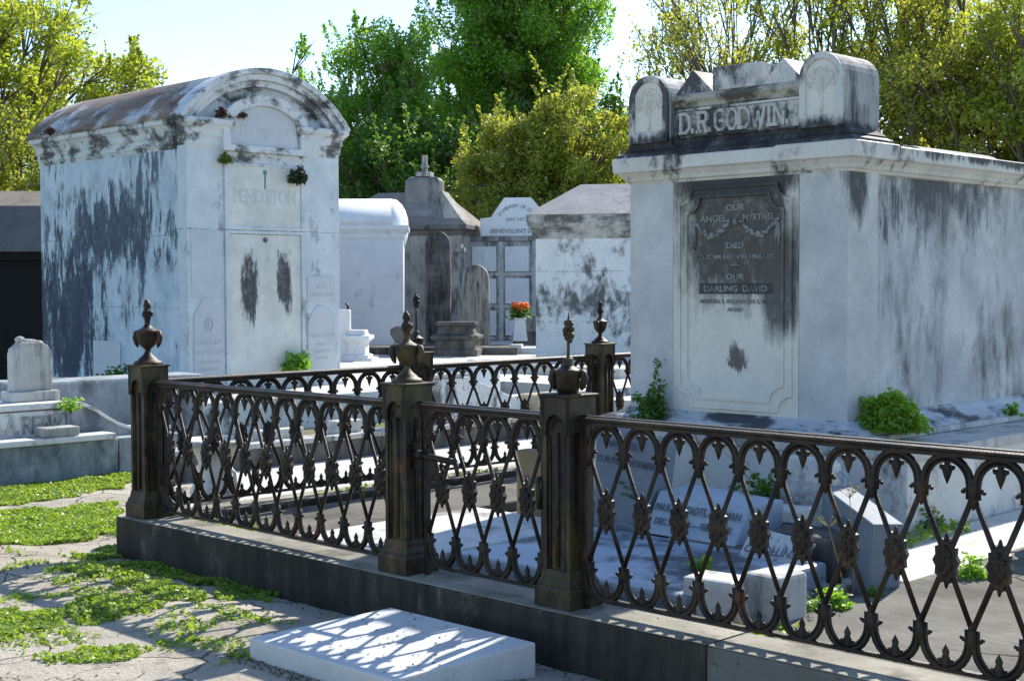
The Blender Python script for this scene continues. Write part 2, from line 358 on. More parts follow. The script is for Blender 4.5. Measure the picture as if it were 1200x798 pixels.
L_dkg = leafmat('dark_green_leaves', (.05, .14, .012), (.09, .20, .014), (.14, .27, .02), .55)
L_gold = leafmat('golden_leaves', (.18, .25, .016), (.29, .35, .03), (.45, .46, .06), .6)
L_clv = leafmat('clover_leaves', (.12, .26, .010), (.21, .36, .014), (.33, .42, .04), .55)
L_weed = leafmat('weed_leaves', (.045, .12, .010), (.08, .19, .014), (.14, .28, .02), .5)
L_red = leafmat('reddish_twigs', (.10, .03, .02), (.14, .05, .03), (.09, .06, .03), .3)

# ------------------------------------------------------------------ ground, path, terraces
def sheet(name, pts, z, mat, th=0.):
    mb = MB()
    if th: mb.prism([(p[0], p[1]) for p in pts], z-th, z, 'z')
    else: mb.add([(p[0], p[1], z) for p in pts], [tuple(range(len(pts)))])
    return tag(mb.build(name, mat), kind='structure')
def path_mat():
    t = NT('cracked_cement_path'); co = t.coord()
    b = t.mix(t.rng(t.noise(co, 1.1, 8, .65), .38, .62), (.38, .335, .27), (.56, .505, .42))
    b = t.mix(t.rng(t.noise(co, 55, 5, .7), .35, .7, 0, .5), b, (.19, .175, .145)); b = t.mix(t.rng(t.noise(co, 130, 4, .8, (1, 1, 1), (3, 3, 9)), .6, .68, 0, .7), b, (.10, .09, .07))
    b = t.mix(t.rng(t.noise(co, 2.2, 9, .75, (1, 1, 1), (4, 7, 1)), .57, .66, 0, .6), b, (.13, .11, .08))
    k1 = t.crack(co, .9, .009, .28); k2 = t.math('MULTIPLY', t.crack(co, 2.2, .012, .22, (4, 2, 0)), t.rng(t.noise(co, 1.2, 3), .46, .56))
    k = t.math('MAXIMUM', k1, k2)
    b = t.mix(t.math('MULTIPLY', k, .85), b, (.05, .045, .035))
    t.set(t.b.inputs['Base Color'], b); t.b.inputs['Roughness'].default_value = .92; t.b.inputs['Specular IOR Level'].default_value = .2
    t.bump(t.math('SUBTRACT', t.math('ADD', t.math('MULTIPLY', t.noise(co, 3, 8), 2.2), t.math('MULTIPLY', t.noise(co, 38, 6, .7), .9)), t.math('MULTIPLY', k, 1.5)), .8, .02)
    return t.m
def soil_mat():
    t = NT('grassy_soil'); co = t.coord()
    b = t.mix(t.rng(t.noise(co, 2, 8), .4, .6), (.16, .13, .09), (.10, .13, .03))
    t.set(t.b.inputs['Base Color'], b); t.b.inputs['Roughness'].default_value = .95; t.bump(t.noise(co, 25, 8), .8, .03); return t.m
M_path = path_mat(); M_soil = soil_mat()
sheet('ground', [(-500, -60), (500, -60), (500, 900), (-500, 900)], GZ-.012, M_soil)
def path_z(P):
    q = np.dot(np.asarray(P)-C0, np.c_[du, ev]); a_ = np.clip((-q[:, 1]-.12)/.75, 0, 1); b_ = np.clip((q[:, 0]+2.2)/1.9, 0, 1)
    return GZ+.08*a_*a_*(3-2*a_)*b_*b_*(3-2*b_)
gx, gy = np.meshgrid(np.linspace(-9, 7, 81), np.linspace(1.5, 16.5, 76)); gp = np.c_[gx.ravel(), gy.ravel()]; gz_ = path_z(gp)
gq = np.dot(gp-C0, np.c_[du, ev]); mb = MB(); mb.v = [(float(a_), float(b_), float(c_)) for (a_, b_), c_ in zip(gp, gz_)]
for j in range(75):
    for i in range(80):
        k = j*81+i; kk = [k, k+1, k+82, k+81]
        if all(-3.9 < gq[x, 0] for x in kk) or gq[k, 1] < -1:
            if not all((gq[x, 1] > .1 and gq[x, 0] > .0) for x in kk): mb.f.append(tuple(kk)); mb.sm.append(True)
tag(mb.build('path', M_path, recalc=False), kind='structure')
sheet('lot_ground', [W(.1, .1), W(8.5, .1), W(8.5, 7.5), W(.1, 7.5)], .06, stone('lot_soil', (.15, .13, .10), (.24, .21, .17), (.08, .07, .05), (.5, .65), 2, (1, 1, 1), bump=.9), .2)
sheet('walk', [W(-.16, .9), W(-.16, 7.5), W(-2.75, 7.5), W(-2.75, 2.3), W(-1.2, 1.0)], -.03, M_concl, .06)
sheet('terrace', [W(-5.9, 3.9), W(-5.9, 9), W(-2.95, 9), W(-2.95, 7.4), W(6, 12), W(40, 60), W(-80, 60), W(-80, 9), W(-11.5, 9), W(-11.5, 3.9)], .3, M_concl, .5)

# ------------------------------------------------------------------ foreground kerb
M_kerbtop = stone('worn_sunlit_kerb_top', (.22, .20, .16), (.40, .37, .30), (.05, .045, .035), (.5, .62), 3, (1, 1, 1), rough=.85, fine=110)  # worn stone, lightened further to carry the bright tan of the sunlit strip
def kerb(name, u0, u1, v0, v1, z0, z1, m, label, bev=.012):
    o = lot(name, u0, v0, 0, label, 'kerb'); bx = MB().box(0, u1-u0, 0, v1-v0, z0, z1)
    p = bx.build(name, m, None, bev); MB().box(.006, u1-u0-.006, .006, v1-v0-.006, z1+.0005, z1+.004).build('worn_sunlit_top', M_kerbtop, p); p.location = o.location; p.rotation_euler = o.rotation_euler
    bpy.data.objects.remove(o); return tag(p, label, 'kerb')
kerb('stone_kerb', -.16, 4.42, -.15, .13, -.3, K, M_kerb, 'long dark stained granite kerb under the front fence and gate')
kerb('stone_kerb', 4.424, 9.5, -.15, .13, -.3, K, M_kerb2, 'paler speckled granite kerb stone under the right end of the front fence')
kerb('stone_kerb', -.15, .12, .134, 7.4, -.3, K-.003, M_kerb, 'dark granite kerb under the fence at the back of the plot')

# ------------------------------------------------------------------ iron fence
RT = .861
def top_rail(parent, x0, x1):
    pf = [(-.022, RT-.040), (-.022, RT-.026), (-.034, RT-.020), (-.034, RT-.010), (-.016, RT-.005), (-.010, RT), (.010, RT), (.016, RT-.005), (.034, RT-.010), (.034, RT-.020), (.022, RT-.026), (.022, RT-.040)]
    return MB().prism(pf, x0, x1, 'x').build('top_rail', M_iron, parent)
def lattice_mb(x0, n, p):
    mb = MB(); zt, zb = .705, .185
    for k in range(n):
        cx = x0+(k+.5)*p; hw = p/2
        # arch above and loop below, each a double moulding
        for rr, off in ((.0125, 0), (.0065, .017)):
            pts = [(cx-hw+off+.006, 0, zt-.03)]
            for i in range(0, 13):
                a_ = pi-pi*i/12; pts.append((cx+(hw-off-.006)*cos(a_), 0, zt+.018+(.100-off)*sin(a_)))
            pts.append((cx+hw-off-.006, 0, zt-.03)); mb.tube(pts, rr, 6, 1.15)
            pts = [(cx-hw+off+.006, 0, zb+.03)]
            for i in range(0, 13):
                a_ = pi+pi*i/12; pts.append((cx+(hw-off-.006)*cos(a_), 0, zb-.018-(.110-off)*abs(sin(a_))))
            pts.append((cx+hw-off-.006, 0, zb+.03)); mb.tube(pts, rr, 6, 1.15)
        # pendant and finial
        mb.tube([(cx, 0, .81), (cx, 0, .79), (cx, 0, .772), (cx, 0, .750), (cx, 0, .722)], [.010, .012, .021, .014, .002], 6, .7)
        for s_ in (-1, 1):
            mb.ellip((cx+s_*.020, 0, .782), (.012, .010, .011), 6, 4)
            mb.ellip((cx+s_*.021, 0, .088), (.012, .010, .010), 6, 4)
        mb.ellip((cx, .0, .800), (.013, .014, .010), 6, 4)
        mb.tube([(cx, 0, .060), (cx, 0, .078), (cx, 0, .095), (cx, 0, .108), (cx, 0, .122), (cx, 0, .148)], [.020, .014, .020, .012, .015, .001], 6, .75)
        # crossing bars
        mb.tube([(cx-hw, .004, zt-.02), (cx+hw, .004, zb+.02)], .0112, 6, .8)
        mb.tube([(cx-hw, -.004, zb+.02), (cx+hw, -.004, zt-.02)], .0112, 6, .8)
    for k in range(n+1):
        x = x0+k*p
        mb.tube([(x, 0, zt+.040), (x, 0, zt+.010), (x, 0, zt-.030), (x, 0, zt-.055), (x, 0, zt-.068)], [.012, .024, .019, .010, .003], 8, .8)
        mb.tube([(x, 0, zb-.050), (x, 0, zb-.015), (x, 0, zb+.025), (x, 0, zb+.048), (x, 0, zb+.060)], [.014, .024, .018, .010, .003], 8, .8)
        for z, up in ((zt+.006, -1), (zb-.012, 1)):
            mb.tube([(x-.036, 0, z+.006*up), (x-.02, 0, z), (x+.02, 0, z), (x+.036, 0, z+.006*up)], .0085, 6)
            for s_ in (-1, 1): mb.ellip((x+s_*.039, 0, z+.010*up), (.010, .010, .008), 6, 4)
        mb.ellip((x, 0, zt+.004), (.024, .02, .012), 6, 4); mb.ellip((x, 0, zb-.012), (.024, .02, .012), 6, 4)
    return mb
def medallion_mesh():
    mb = MB(); pts = []
    for i in range(40):
        a_ = 2*pi*i/40; k = 1.17 if i % 4 == 0 else (.95 if i % 4 == 2 else 1.04)
        pts.append((.042*k*cos(a_), .072*k*sin(a_)))
    mb.prism(pts, -.011, .011, 'y')
    mb.ellip((0, 0, 0), (.035, .022, .060), 10, 7)
    for s_ in (-1, 1):
        for q in range(6):
            a_ = 2*pi*(q+.5)/6; mb.ellip((.021*cos(a_), s_*.014, .044*sin(a_)), (.009, .008, .014), 6, 4)
        mb.ellip((0, s_*.020, 0), (.009, .007, .022), 6, 4)
    mb.tube([(0, 0, .07), (0, 0, .085), (0, 0, .10)], [.012, .009, .004], 6); mb.tube([(0, 0, -.07), (0, 0, -.085), (0, 0, -.10)], [.012, .009, .004], 6)
    return mb
_med = [None]
def panel(parent, x0, n, p, stiles=True, rail=True, x_end=None):
    x1 = x0+n*p
    if rail: top_rail(parent, x0-.03, x1+.03)
    MB().box(x0-.02, x1+.02, -.015, .015, .050, .066).build('bottom_rail', M_iron, parent, .003)
    lp = lattice_mb(x0, n, p).build('lattice_panel', M_iron, parent, recalc=False)
    for k in range(n):
        if _med[0] is None: m = medallion_mesh().build('medallion', M_iron, lp); _med[0] = m
        else: m = _med[0].copy(); COL.objects.link(m); m.parent = lp
        m.location = (x0+(k+.5)*p, 0, .4475); m.rotation_euler = (0, random.uniform(-.03, .03), random.uniform(-.06, .06))
    if stiles:
        for x in (x0-.015, x1+.015):
            MB().box(x-.012, x+.012, -.014, .014, .0, RT-.04).build('stile', M_rust if x > x1 and False else M_iron, parent, .002)
    return lp
def urn_finial(parent, z, kind, sc=1., mat=None):
    mb = MB(); m = mat or M_iron
    if kind in ('full', 'tall'):
        pr = [(.085, 0), (.085, .008), (.078, .020), (.060, .026), (.054, .036), (.030, .055), (.018, .075), (.016, .088), (.030, .100), (.048, .118), (.060, .150), (.064, .185), (.070, .192), (.072, .200), (.056, .206), (.030, .218), (.018, .235), (.016, .262), (.022, .268), (.016, .275), (.012, .28)]
    else:
        pr = [(.052, 0), (.060, .03), (.064, .095), (.070, .105), (.072, .115), (.052, .122), (.030, .138), (.026, .150), (.028, .175), (.022, .178)]
    mb.lathe([(r*sc, h*sc+z) for r, h in pr], n=16, flute=8, fl=(z+.09*sc, z+.19*sc))
    top = pr[-1][1]*sc+z
    hb = (.185 if kind in ('full', 'tall') else .10)*sc+z
    for a_ in (0, pi):   # drooping leaf handles
        c, s_ = cos(a_+.4), sin(a_+.4)
        mb.tube([(c*.060*sc, s_*.060*sc, hb+.012), (c*.082*sc, s_*.082*sc, hb+.004), (c*.088*sc, s_*.088*sc, hb-.03*sc), (c*.078*sc, s_*.078*sc, hb-.065*sc), (c*.070*sc, s_*.070*sc, hb-.085*sc)], [.010, .016, .019, .014, .005], 7)
    if kind in ('full', 'tall'):
        for i in range(16):     # flame / pine cone bud
            h = i/16; r_ = .030*sc*(1-h)**.6*(.6+.4*sin(h*9)); q = i*2.4
            mb.ellip((r_*cos(q)*.7, r_*sin(q)*.7, top+.005+h*.085*sc), (.017*sc, .017*sc, .020*sc), 6, 5)
        mb.tube([(0, 0, top), (0, 0, top+.06*sc), (0, 0, top+.115*sc)], [.02*sc, .018*sc, .001], 6)
    if kind == 'rod' or kind == 'tall_rod':
        L = .10 if kind == 'rod' else .20
        mb.tube([(0, 0, top-.02), (.004, .0, top+L)], .0075, 6)
        b = top+L-.02
        for i in range(14):
            h = i/14; r_ = .026*(sin(pi*min(1, h*.85+.12)))**.7; q = i*2.4
            mb.ellip((.004+r_*cos(q)*.6, r_*sin(q)*.6, b+h*.085), (.014, .014, .016), 6, 5)
        mb.tube([(.004, 0, b+.06), (.004, 0, b+.125)], [.012, .001], 6)
    return mb.build('finial', m, parent, recalc=False)
def post(parent, x, kind, mat, y=0., fmat=None, sc=1.):
    mb = MB(); mb.v = []
    # base
    mb.loft(-.108, .108, -.108, .108, [(0, -.004), (0, .085), (-.004, .095), (-.010, .100), (-.010, .112), (-.022, .135), (-.024, .160), (-.030, .170)])
    mb.box(-.066, .066, -.066, .066, .15, .87)
    for sx in (-1, 1):
        for sy in (-1, 1):
            mb.box(min(sx*.058, sx*.080), max(sx*.058, sx*.080), min(sy*.058, sy*.080), max(sy*.058, sy*.080), .165, .80)
            mb.tube([(sx*.047, sy*.070, .17), (sx*.047, sy*.070, .76)], .006, 6); mb.tube([(sx*.070, sy*.047, .17), (sx*.070, sy*.047, .76)], .006, 6)
    # arched heads on four faces
    arc = [(-.088, .938), (-.088, .765), (-.062, .765)]+[(.056*cos(pi-pi*i/10), .80+.062*sin(pi*i/10)) for i in range(11)]+[(.062, .765), (.088, .765), (.088, .938)]
    for q in range(4):
        R = Matrix.Rotation(q*pi/2, 4, 'Z'); mb.prism(arc, -.088-.001*q*.5, -.064, 'y', R)
        mb.tube([tuple(R @ Vector((.040*cos(pi-pi*i/8), -.068, .79+.045*sin(pi*i/8)))) for i in range(9)], .006, 6)
        mb.tube([tuple(R @ Vector((0, -.067, .18))), tuple(R @ Vector((0, -.067, .78)))], [.012, .012], 6)
    mb.loft(-.084, .084, -.084, .084, [(0, .87), (0, .936), (.013, .942), (.014, .950), (.004, .953)])
    p = mb.build('post', mat, parent); p.location = (x, y, 0)
    f = urn_finial(p, .953, kind, sc, fmat); return p

T2, T3 = 2.4548, 3.5472
f1 = lot('iron_fence', 0, 0, K, 'cast iron lattice fence left of the gate with a rusty urn on its corner post', 'fence')
post(f1, 0, 'full', M_ironpost, fmat=M_rust, sc=1.05); post(f1, T2, 'full', M_ironpost, fmat=M_ironpost, sc=.92)
panel(f1, .14, 11, .2)
g = lot('iron_gate', T2+.12, 0, K, 'narrow cast iron gate of four lattice arches with a sliding latch', 'gate')
panel(g, .04, 4, .193)
MB().tube([(-.03, -.03, .60), (.03, -.035, .60)], .024, 8).tube([(.03, -.035, .60), (.27, -.035, .585)], .016, 8).tube([(.27, -.035, .585), (.285, -.035, .52)], [.016, .008], 8).box(-.05, -.022, -.035, .01, .53, .66).build('latch', M_iron, g)
for z in (.42, .47, .52): pass
MB().box(.80, .835, -.032, .0, .42, .56).tube([(.825, -.035, .42), (.825, -.035, .57)], .011, 8).build('hinge', M_rust, g)
f2 = lot('iron_fence', T3, 0, K, 'long cast iron lattice fence right of the gate, its post topped by a broken urn', 'fence')
pp = post(f2, 0, 'rod', M_ironpost, fmat=M_ironpost, sc=.88)
panel(f2, .125, 22, .2)
MB().box(.085, .105, -.018, .018, 0, RT).build('stile', M_rust, f2)
f3 = lot('iron_fence', 0, 0, K, 'cast iron lattice fence along the back of the plot behind the grave slabs', 'fence', rot=pi/2)
post(f3, 2.22, 'tall_rod', M_ironpost, fmat=M_iron, sc=.85); post(f3, 4.27, 'full', M_ironpost, fmat=M_iron, sc=.9)
panel(f3, .14, 9, .218); panel(f3, 2.35, 8, .225); panel(f3, 4.41, 10, .22)

# ------------------------------------------------------------------ letters
def slab_letters(mb, text, x, y, z, w, h, t, d, face='-y', gap=.2, serif=True):
    """block letters from strokes; x..: left edge; grows along local x (face -y) or y (face +x)"""
    G = {'D': ([[(0, 0), (0, 1)], [(-.12, 1), (.6, 1), (1, .78), (1, .22), (.6, 0), (-.12, 0)]], 1),
         'R': ([[(.1, 0), (.1, 1)], [(-.1, 1), (.75, 1), (.95, .86), (.95, .62), (.75, .5), (.1, .5)], [(.55, .5), (.98, 0)]], 1),
         'G': ([[(1, .76), (.7, 1), (.3, 1), (0, .78), (0, .22), (.3, 0), (.72, 0), (.98, .14), (.98, .46)], [(.5, .46), (1.14, .46)]], 0),
         'O': ([[(.3, 1), (.7, 1), (1, .75), (1, .25), (.7, 0), (.3, 0), (0, .25), (0, .75), (.3, 1)]], 0),
         'W': ([[(0, 1), (.27, 0), (.5, .7), (.73, 0), (1, 1)]], 2), 'I': ([[(.5, 0), (.5, 1)]], 3),
         'N': ([[(.05, 0), (.05, 1), (.95, 0), (.95, 1)]], 4), 'A': ([[(0, 0), (.5, 1), (1, 0)], [(.22, .35), (.78, .35)]], 5),
         'E': ([[(1, 1), (.05, 1), (.05, 0), (1, 0)], [(.05, .5), (.75, .5)]], 0), 'Z': ([[(0, 1), (1, 1), (0, 0), (1, 0)]], 0),
         'P': ([[(.1, 0), (.1, 1)], [(-.1, 1), (.75, 1), (.95, .86), (.95, .6), (.75, .45), (.1, .45)]], 3.5),
         'L': ([[(.1, 1), (.1, 0), (1, 0)]], 0), 'T': ([[(.5, 0), (.5, 1)], [(0, 1), (1, 1)]], 0), '.': ([[(.1, 0), (.1, .14)]], -1), ' ': ([], 0)}
    cx = x; q = 0
    for ch in text:
        st, ty = G[ch]; ww = w*(.35 if ch in '.I' else (1.35 if ch == 'W' else 1))
        strokes = [list(s_) for s_ in st]
        if serif:
            if ty == 3: strokes += [[(0, 0), (1, 0)], [(0, 1), (1, 1)]]
            if ty == 2: strokes += [[(-.12, 1), (.14, 1)], [(.86, 1), (1.12, 1)]]
            if ty == 4: strokes += [[(-.12, 0), (.24, 0)], [(-.15, 1), (.1, 1)], [(.76, 1), (1.12, 1)]]
            if ty == 1 and ch == 'R': strokes += [[(-.1, 0), (.32, 0)], [(.82, 0), (1.12, 0)]]
            if ty == 5: strokes += [[(-.12, 0), (.16, 0)], [(.84, 0), (1.12, 0)]]
        for s_ in strokes:
            P = [(cx+p[0]*ww, z+t/2+p[1]*(h-t)) for p in s_]
            for i in range(len(P)-1):
                (ax, az), (bx, bz) = P[i], P[i+1]; L = math.hypot(bx-ax, bz-az); dx, dz = (bx-ax)/L, (bz-az)/L
                ax -= dx*t*.35; az -= dz*t*.35; bx += dx*t*.35; bz += dz*t*.35
                nx, nz = -dz*t/2, dx*t/2; q += 1; dd = d+.0004*(q % 7)
                poly = [(ax+nx, az+nz), (bx+nx, bz+nz), (bx-nx, bz-nz), (ax-nx, az-nz)]
                if face == '-y': mb.prism(poly, y-dd, y+.002, 'y')
                else: mb.prism(poly, y-.002, y+dd, 'x')
        cx += ww+w*gap*(1 if ch != '.' else 1.0)
    return cx

def concave(x0, x1, z0, z1, r, n=5):
    pts = []
    for cx, cz, a0 in ((x0, z0, pi/2), (x1, z0, pi), (x1, z1, 3*pi/2), (x0, z1, 2*pi)):
        arc = [(cx+r*cos(a0-pi/2*i/n), cz+r*sin(a0-pi/2*i/n)) for i in range(n+1)]
        pts += arc
    return pts

# ------------------------------------------------------------------ big tomb on the right
g = lot('marble_tomb', 3.03, 3.17, .69, 'tall grey marble tomb with raised name D.R.GODWIN. above its dark-stained tablet', 'tomb')
LEN = 3.9
MB().box(-1.75, -.028, .04, LEN-.03, 0, 1.66).build('wall', M_gwall, g)
MB().box(-.36, 0, 0, .37, 0, 1.64).build('pilaster', M_godw, g, .006); MB().box(-1.78, -1.39, 0, .37, 0, 1.64).build('pilaster', M_godw, g, .006)
MB().box(-.36, .0, LEN-.37, LEN, 0, 1.64).build('pilaster', M_godw, g, .006)
MB().loft(-1.78, 0, 0, LEN, [(-.03, 1.62), (.0, 1.625), (.012, 1.645), (.025, 1.65), (.035, 1.675), (.060, 1.705), (.070, 1.712), (.080, 1.716), (.083, 1.722), (.083, 1.798), (.07, 1.806)]).build('cornice', M_gcorn, g, .004)
MB().loft(-.40, .0, -.0, .40, [(.02, 1.645), (.04, 1.676), (.068, 1.704), (.090, 1.712), (.093, 1.808), (.08, 1.815)]).loft(-1.78, -1.375, 0, .40, [(.02, 1.645), (.04, 1.676), (.068, 1.704), (.089, 1.712), (.092, 1.808), (.08, 1.815)]).build('cornice_block', M_gcorn, g, .004)
MB().loft(-1.78, 0, .01, .36, [(.075, 1.80), (.075, 1.832), (.03, 1.86), (.0, 1.90)]).build('crest_base', M_gtop, g, .006)
pr = [(.0, -.07), (.048, -.066), (.055, -.03), (.03, -.018), (.025, .0), (.0, .0)]
MB().loft(-1.75, -.03, .04, LEN-.03, [(.19, -.07), (.19, -.025), (.15, -.005), (.12, .0), (.05, .035), (.03, .055), (.002, .07)]).build('base_moulding', stone('blackened_base', (.45, .48, .52), (.58, .6, .62), (.025, .025, .03), (.50, .56), 2.2, (1, 1, 4), rough=.7, rnd=False), g)
def arch_block(x0, x1, top, d0=-.05, d1=.40):
    cx = (x0+x1)/2; r = (x1-x0)/2; n = 14; zb = 1.86; zs = top-r
    out = [(x0-.06, zb), (x0-.02, zb+.03), (x0, zb+.07), (x0, zs)]+[(cx+r*cos(pi-pi*i/n), zs+r*sin(pi*i/n)) for i in range(1, n)]+[(x1, zs), (x1, zb+.07), (x1+.02, zb+.03), (x1+.06, zb)]
    o = MB().prism(out, d0+.022, d1, 'y').build('arch_block', M_gtop2, g, .006)
    r2 = r-.045; ri = MB()
    outer = [(x0+.002, zb+.05), (x0+.002, zs)]+[(cx+(r-.002)*cos(pi-pi*i/n), zs+(r-.002)*sin(pi*i/n)) for i in range(1, n)]+[(x1-.002, zs), (x1-.002, zb+.05)]
    inner = [(x0+.05, zb+.13), (x0+.05, zs)]+[(cx+r2*cos(pi-pi*i/n), zs+r2*sin(pi*i/n)) for i in range(1, n)]+[(x1-.05, zs), (x1-.05, zb+.13)]
    ri.ring(outer, inner, d0, d0+.024).build('arch_frame', M_gtop, o, .004)
    # carved willow-like tree relief
    tr = MB().box(x0+.048, x1-.048, d0+.016, d0+.024, zb+.128, zs); rr = random.Random(int(x0*100))
    tr.prism([(cx+(r2+.002)*cos(pi*i/n), zs-.001+(r2+.002)*sin(pi*i/n)) for i in range(n+1)], d0+.0155, d0+.024, 'y')
    tr.tube([(cx, d0+.015, zb+.14), (cx+.006, d0+.014, zb+.22), (cx, d0+.014, zs+.01)], [.013, .009, .004], 6)
    for i in range(11):
        a_ = -.35+(pi+.7)*i/10; q = r2*.82; px, pz = cx+q*cos(a_), zs-.02+q*.85*sin(a_); z0_ = zs-.10+.06*sin(max(0, a_))
        mid = (cx+(px-cx)*.5, (z0_+pz)/2+.02); tr.tube([(cx, d0+.015, z0_), (mid[0], d0+.014, mid[1]), (px, d0+.015, pz)], [.0045, .0035, .002], 5)
    for i in range(130):
        a_ = rr.uniform(-.55, pi+.55); q = r2*.90*rr.uniform(.25, 1)**.5; px, pz = cx+q*cos(a_), zs-.02+q*.9*sin(a_)
        tr.ellip((px, d0+.015, pz), (rr.uniform(.004, .008), .008, rr.uniform(.004, .009)), 5, 3)
    tr.build('tree_relief', M_cream, o, recalc=False)
arch_block(-.335, -.015, 2.385); arch_block(-1.755, -1.40, 2.385)
M_nf = stone('grimy_name_field', (.52, .50, .46), (.68, .66, .61), (.02, .02, .022), (.47, .55), 4.5, (1.5, 1.5, 1), rough=.7, rnd=False)
nb = MB().box(-1.40, -.335, .02, .34, 1.87, 2.22).build('name_block', M_gtop, g, .004)
MB().ring([(-1.36, 1.925), (-.345, 1.925), (-.345, 2.125), (-1.36, 2.125)], [(-1.345, 1.94), (-.36, 1.94), (-.36, 2.11), (-1.345, 2.11)], .0, .021).build('name_frame', M_gtop, nb)
MB().box(-1.344, -.361, .012, .021, 1.941, 2.109).build('name_field', M_nf, nb)
lm = MB(); slab_letters(lm, 'D.R.GODWIN.', -1.318, .012, 1.950, .076, .150, .021, .024, gap=.30)
lm.build('lettering', stone('weathered_crest_letters', (.44, .43, .40), (.58, .56, .52), (.08, .08, .08), (.52, .62), 9, (1, 1, 1), rough=.7, rnd=False), nb)
MB().loft(-1.385, -.35, .03, .33, [(.0, 2.12), (.02, 2.135), (.03, 2.16), (.05, 2.185), (.05, 2.21), (.03, 2.228)]).build('crest_moulding', stone('mossy_crest', (.42, .40, .33), (.52, .50, .42), (.06, .055, .05), (.5, .57), 3, (1, 1, 2), rnd=False), g, .003)
def gable(x0, x1, xa, h, d1): MB().prism([(x0, 2.226), (x1, 2.226), (x1, 2.232), (xa, 2.226+h), (x0, 2.232)], .02, d1, 'y').build('crest_gable', M_gtop, g, .004)
gable(-1.385, -1.065, -1.235, .165, .32); gable(-.665, -.345, -.50, .165, .32)
MB().prism([(-1.045, 2.226), (-.675, 2.226), (-.655, 2.38), (-1.045, 2.385)], -.01, .30, 'y').build('crest_block', M_gtop, g, .006)
# small curved cap on the roof edge
n = 10; MB().prism([(-.30+.16*cos(pi-pi*i/n), 1.79+.10*sin(pi*i/n)) for i in range(n+1)], 1.25, 2.4, 'y').build('roof_cap', M_slate, g)
MB().box(-1.7, -.1, .4, LEN-.1, 1.70, 1.80).build('roof', M_slate, g)
# tablet
tb = MB().box(-1.388, -.362, .0, .09, .0, 1.63).build('tablet', M_tab, g, .003)
o1 = concave(-1.335, -.405, .07, 1.585, .11); o2 = concave(-1.315, -.425, .09, 1.565, .11)
i1 = concave(-1.275, -.465, .13, 1.525, .11); i2 = concave(-1.255, -.485, .15, 1.505, .11)
MB().ring(o1, o2, -.018, .0015).ring(o2, i1, -.009, .0015).ring(i1, i2, -.020, .0015).build('frame', M_tab, tb, .002)
lt = MB()
def T(s_, x, z, size, xs=1., m=lt, ext=.004, y=-.003, b=.0015): m.text(s_, size, ext, wall_M(x, y, z), xs=xs, bold=b)
T('OUR', -.86, 1.43, .058, 1.25); T('ANGEL', -1.04, 1.36, .060, 1.15); T('MYRTHEL', -.67, 1.36, .060, 1.0)
T('DIED', -.86, 1.175, .056, 1.2); T('OCT. 27, 1899, AGED 14 YRS. 5 MOS. 2 DYS.', -.86, 1.10, .037, .92, b=.001)
T('OUR', -.86, .965, .054, 1.25); T('DARLING  DAVID', -.86, .885, .058, 1.15); T('BORN FEB. 9, 1888, DIED JAN. 5, 1889.', -.86, .80, .037, .95, b=.001); T('AT REST', -.86, .745, .034)
lt.build('lettering', M_letd, tb)
gl = MB(); rr = random.Random(3)
for s_ in (-1, 1):     # carved garlands
    for i in range(30):
        q = i/29; x = -.86+s_*(.05+.30*q); z = 1.325-.085*sin(pi*min(1, q*1.05))-.0*q+.03*abs(q-.5)
        gl.ellip((x+rr.uniform(-.008, .008), -.004, z+rr.uniform(-.012, .012)), (rr.uniform(.010, .018), .014, rr.uniform(.010, .017)), 6, 4)
    gl.ellip((-.86+s_*.19, -.006, 1.245), (.026, .018, .026), 8, 5)
    for k in range(6):
        x = -.86+s_*(.345+.012*rr.uniform(-1, 1)); gl.tube([(x, -.004, 1.33-.005*k), (x+rr.uniform(-.02, .02), -.006, 1.24), (x+rr.uniform(-.02, .02), -.004, 1.20-.01*k)], [.006, .008, .003], 5)
gl.ellip((-.86, -.004, 1.335), (.02, .014, .03), 8, 5)
gl.tube([(-.91, -.002, 1.035), (-.885, -.006, 1.045), (-.86, -.008, 1.047), (-.835, -.006, 1.045), (-.81, -.002, 1.035)], [.003, .010, .012, .010, .003], 6)
gl.build('garland', M_letd, tb, recalc=False)
MB().box(-1.16, -.56, -.003, .001, .852, .925).build('inscription_band', flat('soot_band', (.07, .067, .063), var=.6), tb)

# plinth under it
pl = lot('tomb_plinth', 1.02, 2.93, 0, 'whitewashed stained plinth with a grey ledge carrying the big marble tomb', 'plinth')
MB().box(0, 2.57, 0, 4.7, -.1, .55).build('plinth_wall', M_plinth, pl, .01)
MB().box(-.03, 2.60, -.03, 4.73, .552, .615).build('ledge', M_ledge, pl, .008)
MB().box(.05, 2.22, .05, 4.5, .617, .655).build('step', M_gwall, pl, .008)

# ------------------------------------------------------------------ left tomb with vaulted roof
Uc, Vc = -7.2, 4.84
p = lot('vaulted_tomb', Uc, Vc, .3, 'limewashed tomb with skylight blue put in its side colour, a rusty vaulted roof, black-streaked side wall and marble door', 'tomb')
PW, PD = 2.32, 3.75        # width along local y, depth along -x
MB().box(-PD, -.03, .0, PW, 0, 3.06).build('wall', M_pside, p)
MB().box(-.18, .03, -.012, .52, 0, 3.05).build('pilaster', M_pfront, p, .008); MB().box(-.18, .03, PW-.58, PW+.012, 0, 3.05).build('pilaster', M_pfront, p, .008)
cp = [(.0, 3.0), (.015, 3.05), (.025, 3.06), (.025, 3.15), (.04, 3.17), (.05, 3.24), (.08, 3.29), (.105, 3.31), (.11, 3.315), (.11, 3.37), (.09, 3.385)]
MB().loft(-PD, -.16, .0, PW, cp).build('cornice', M_pcorn, p, .006)
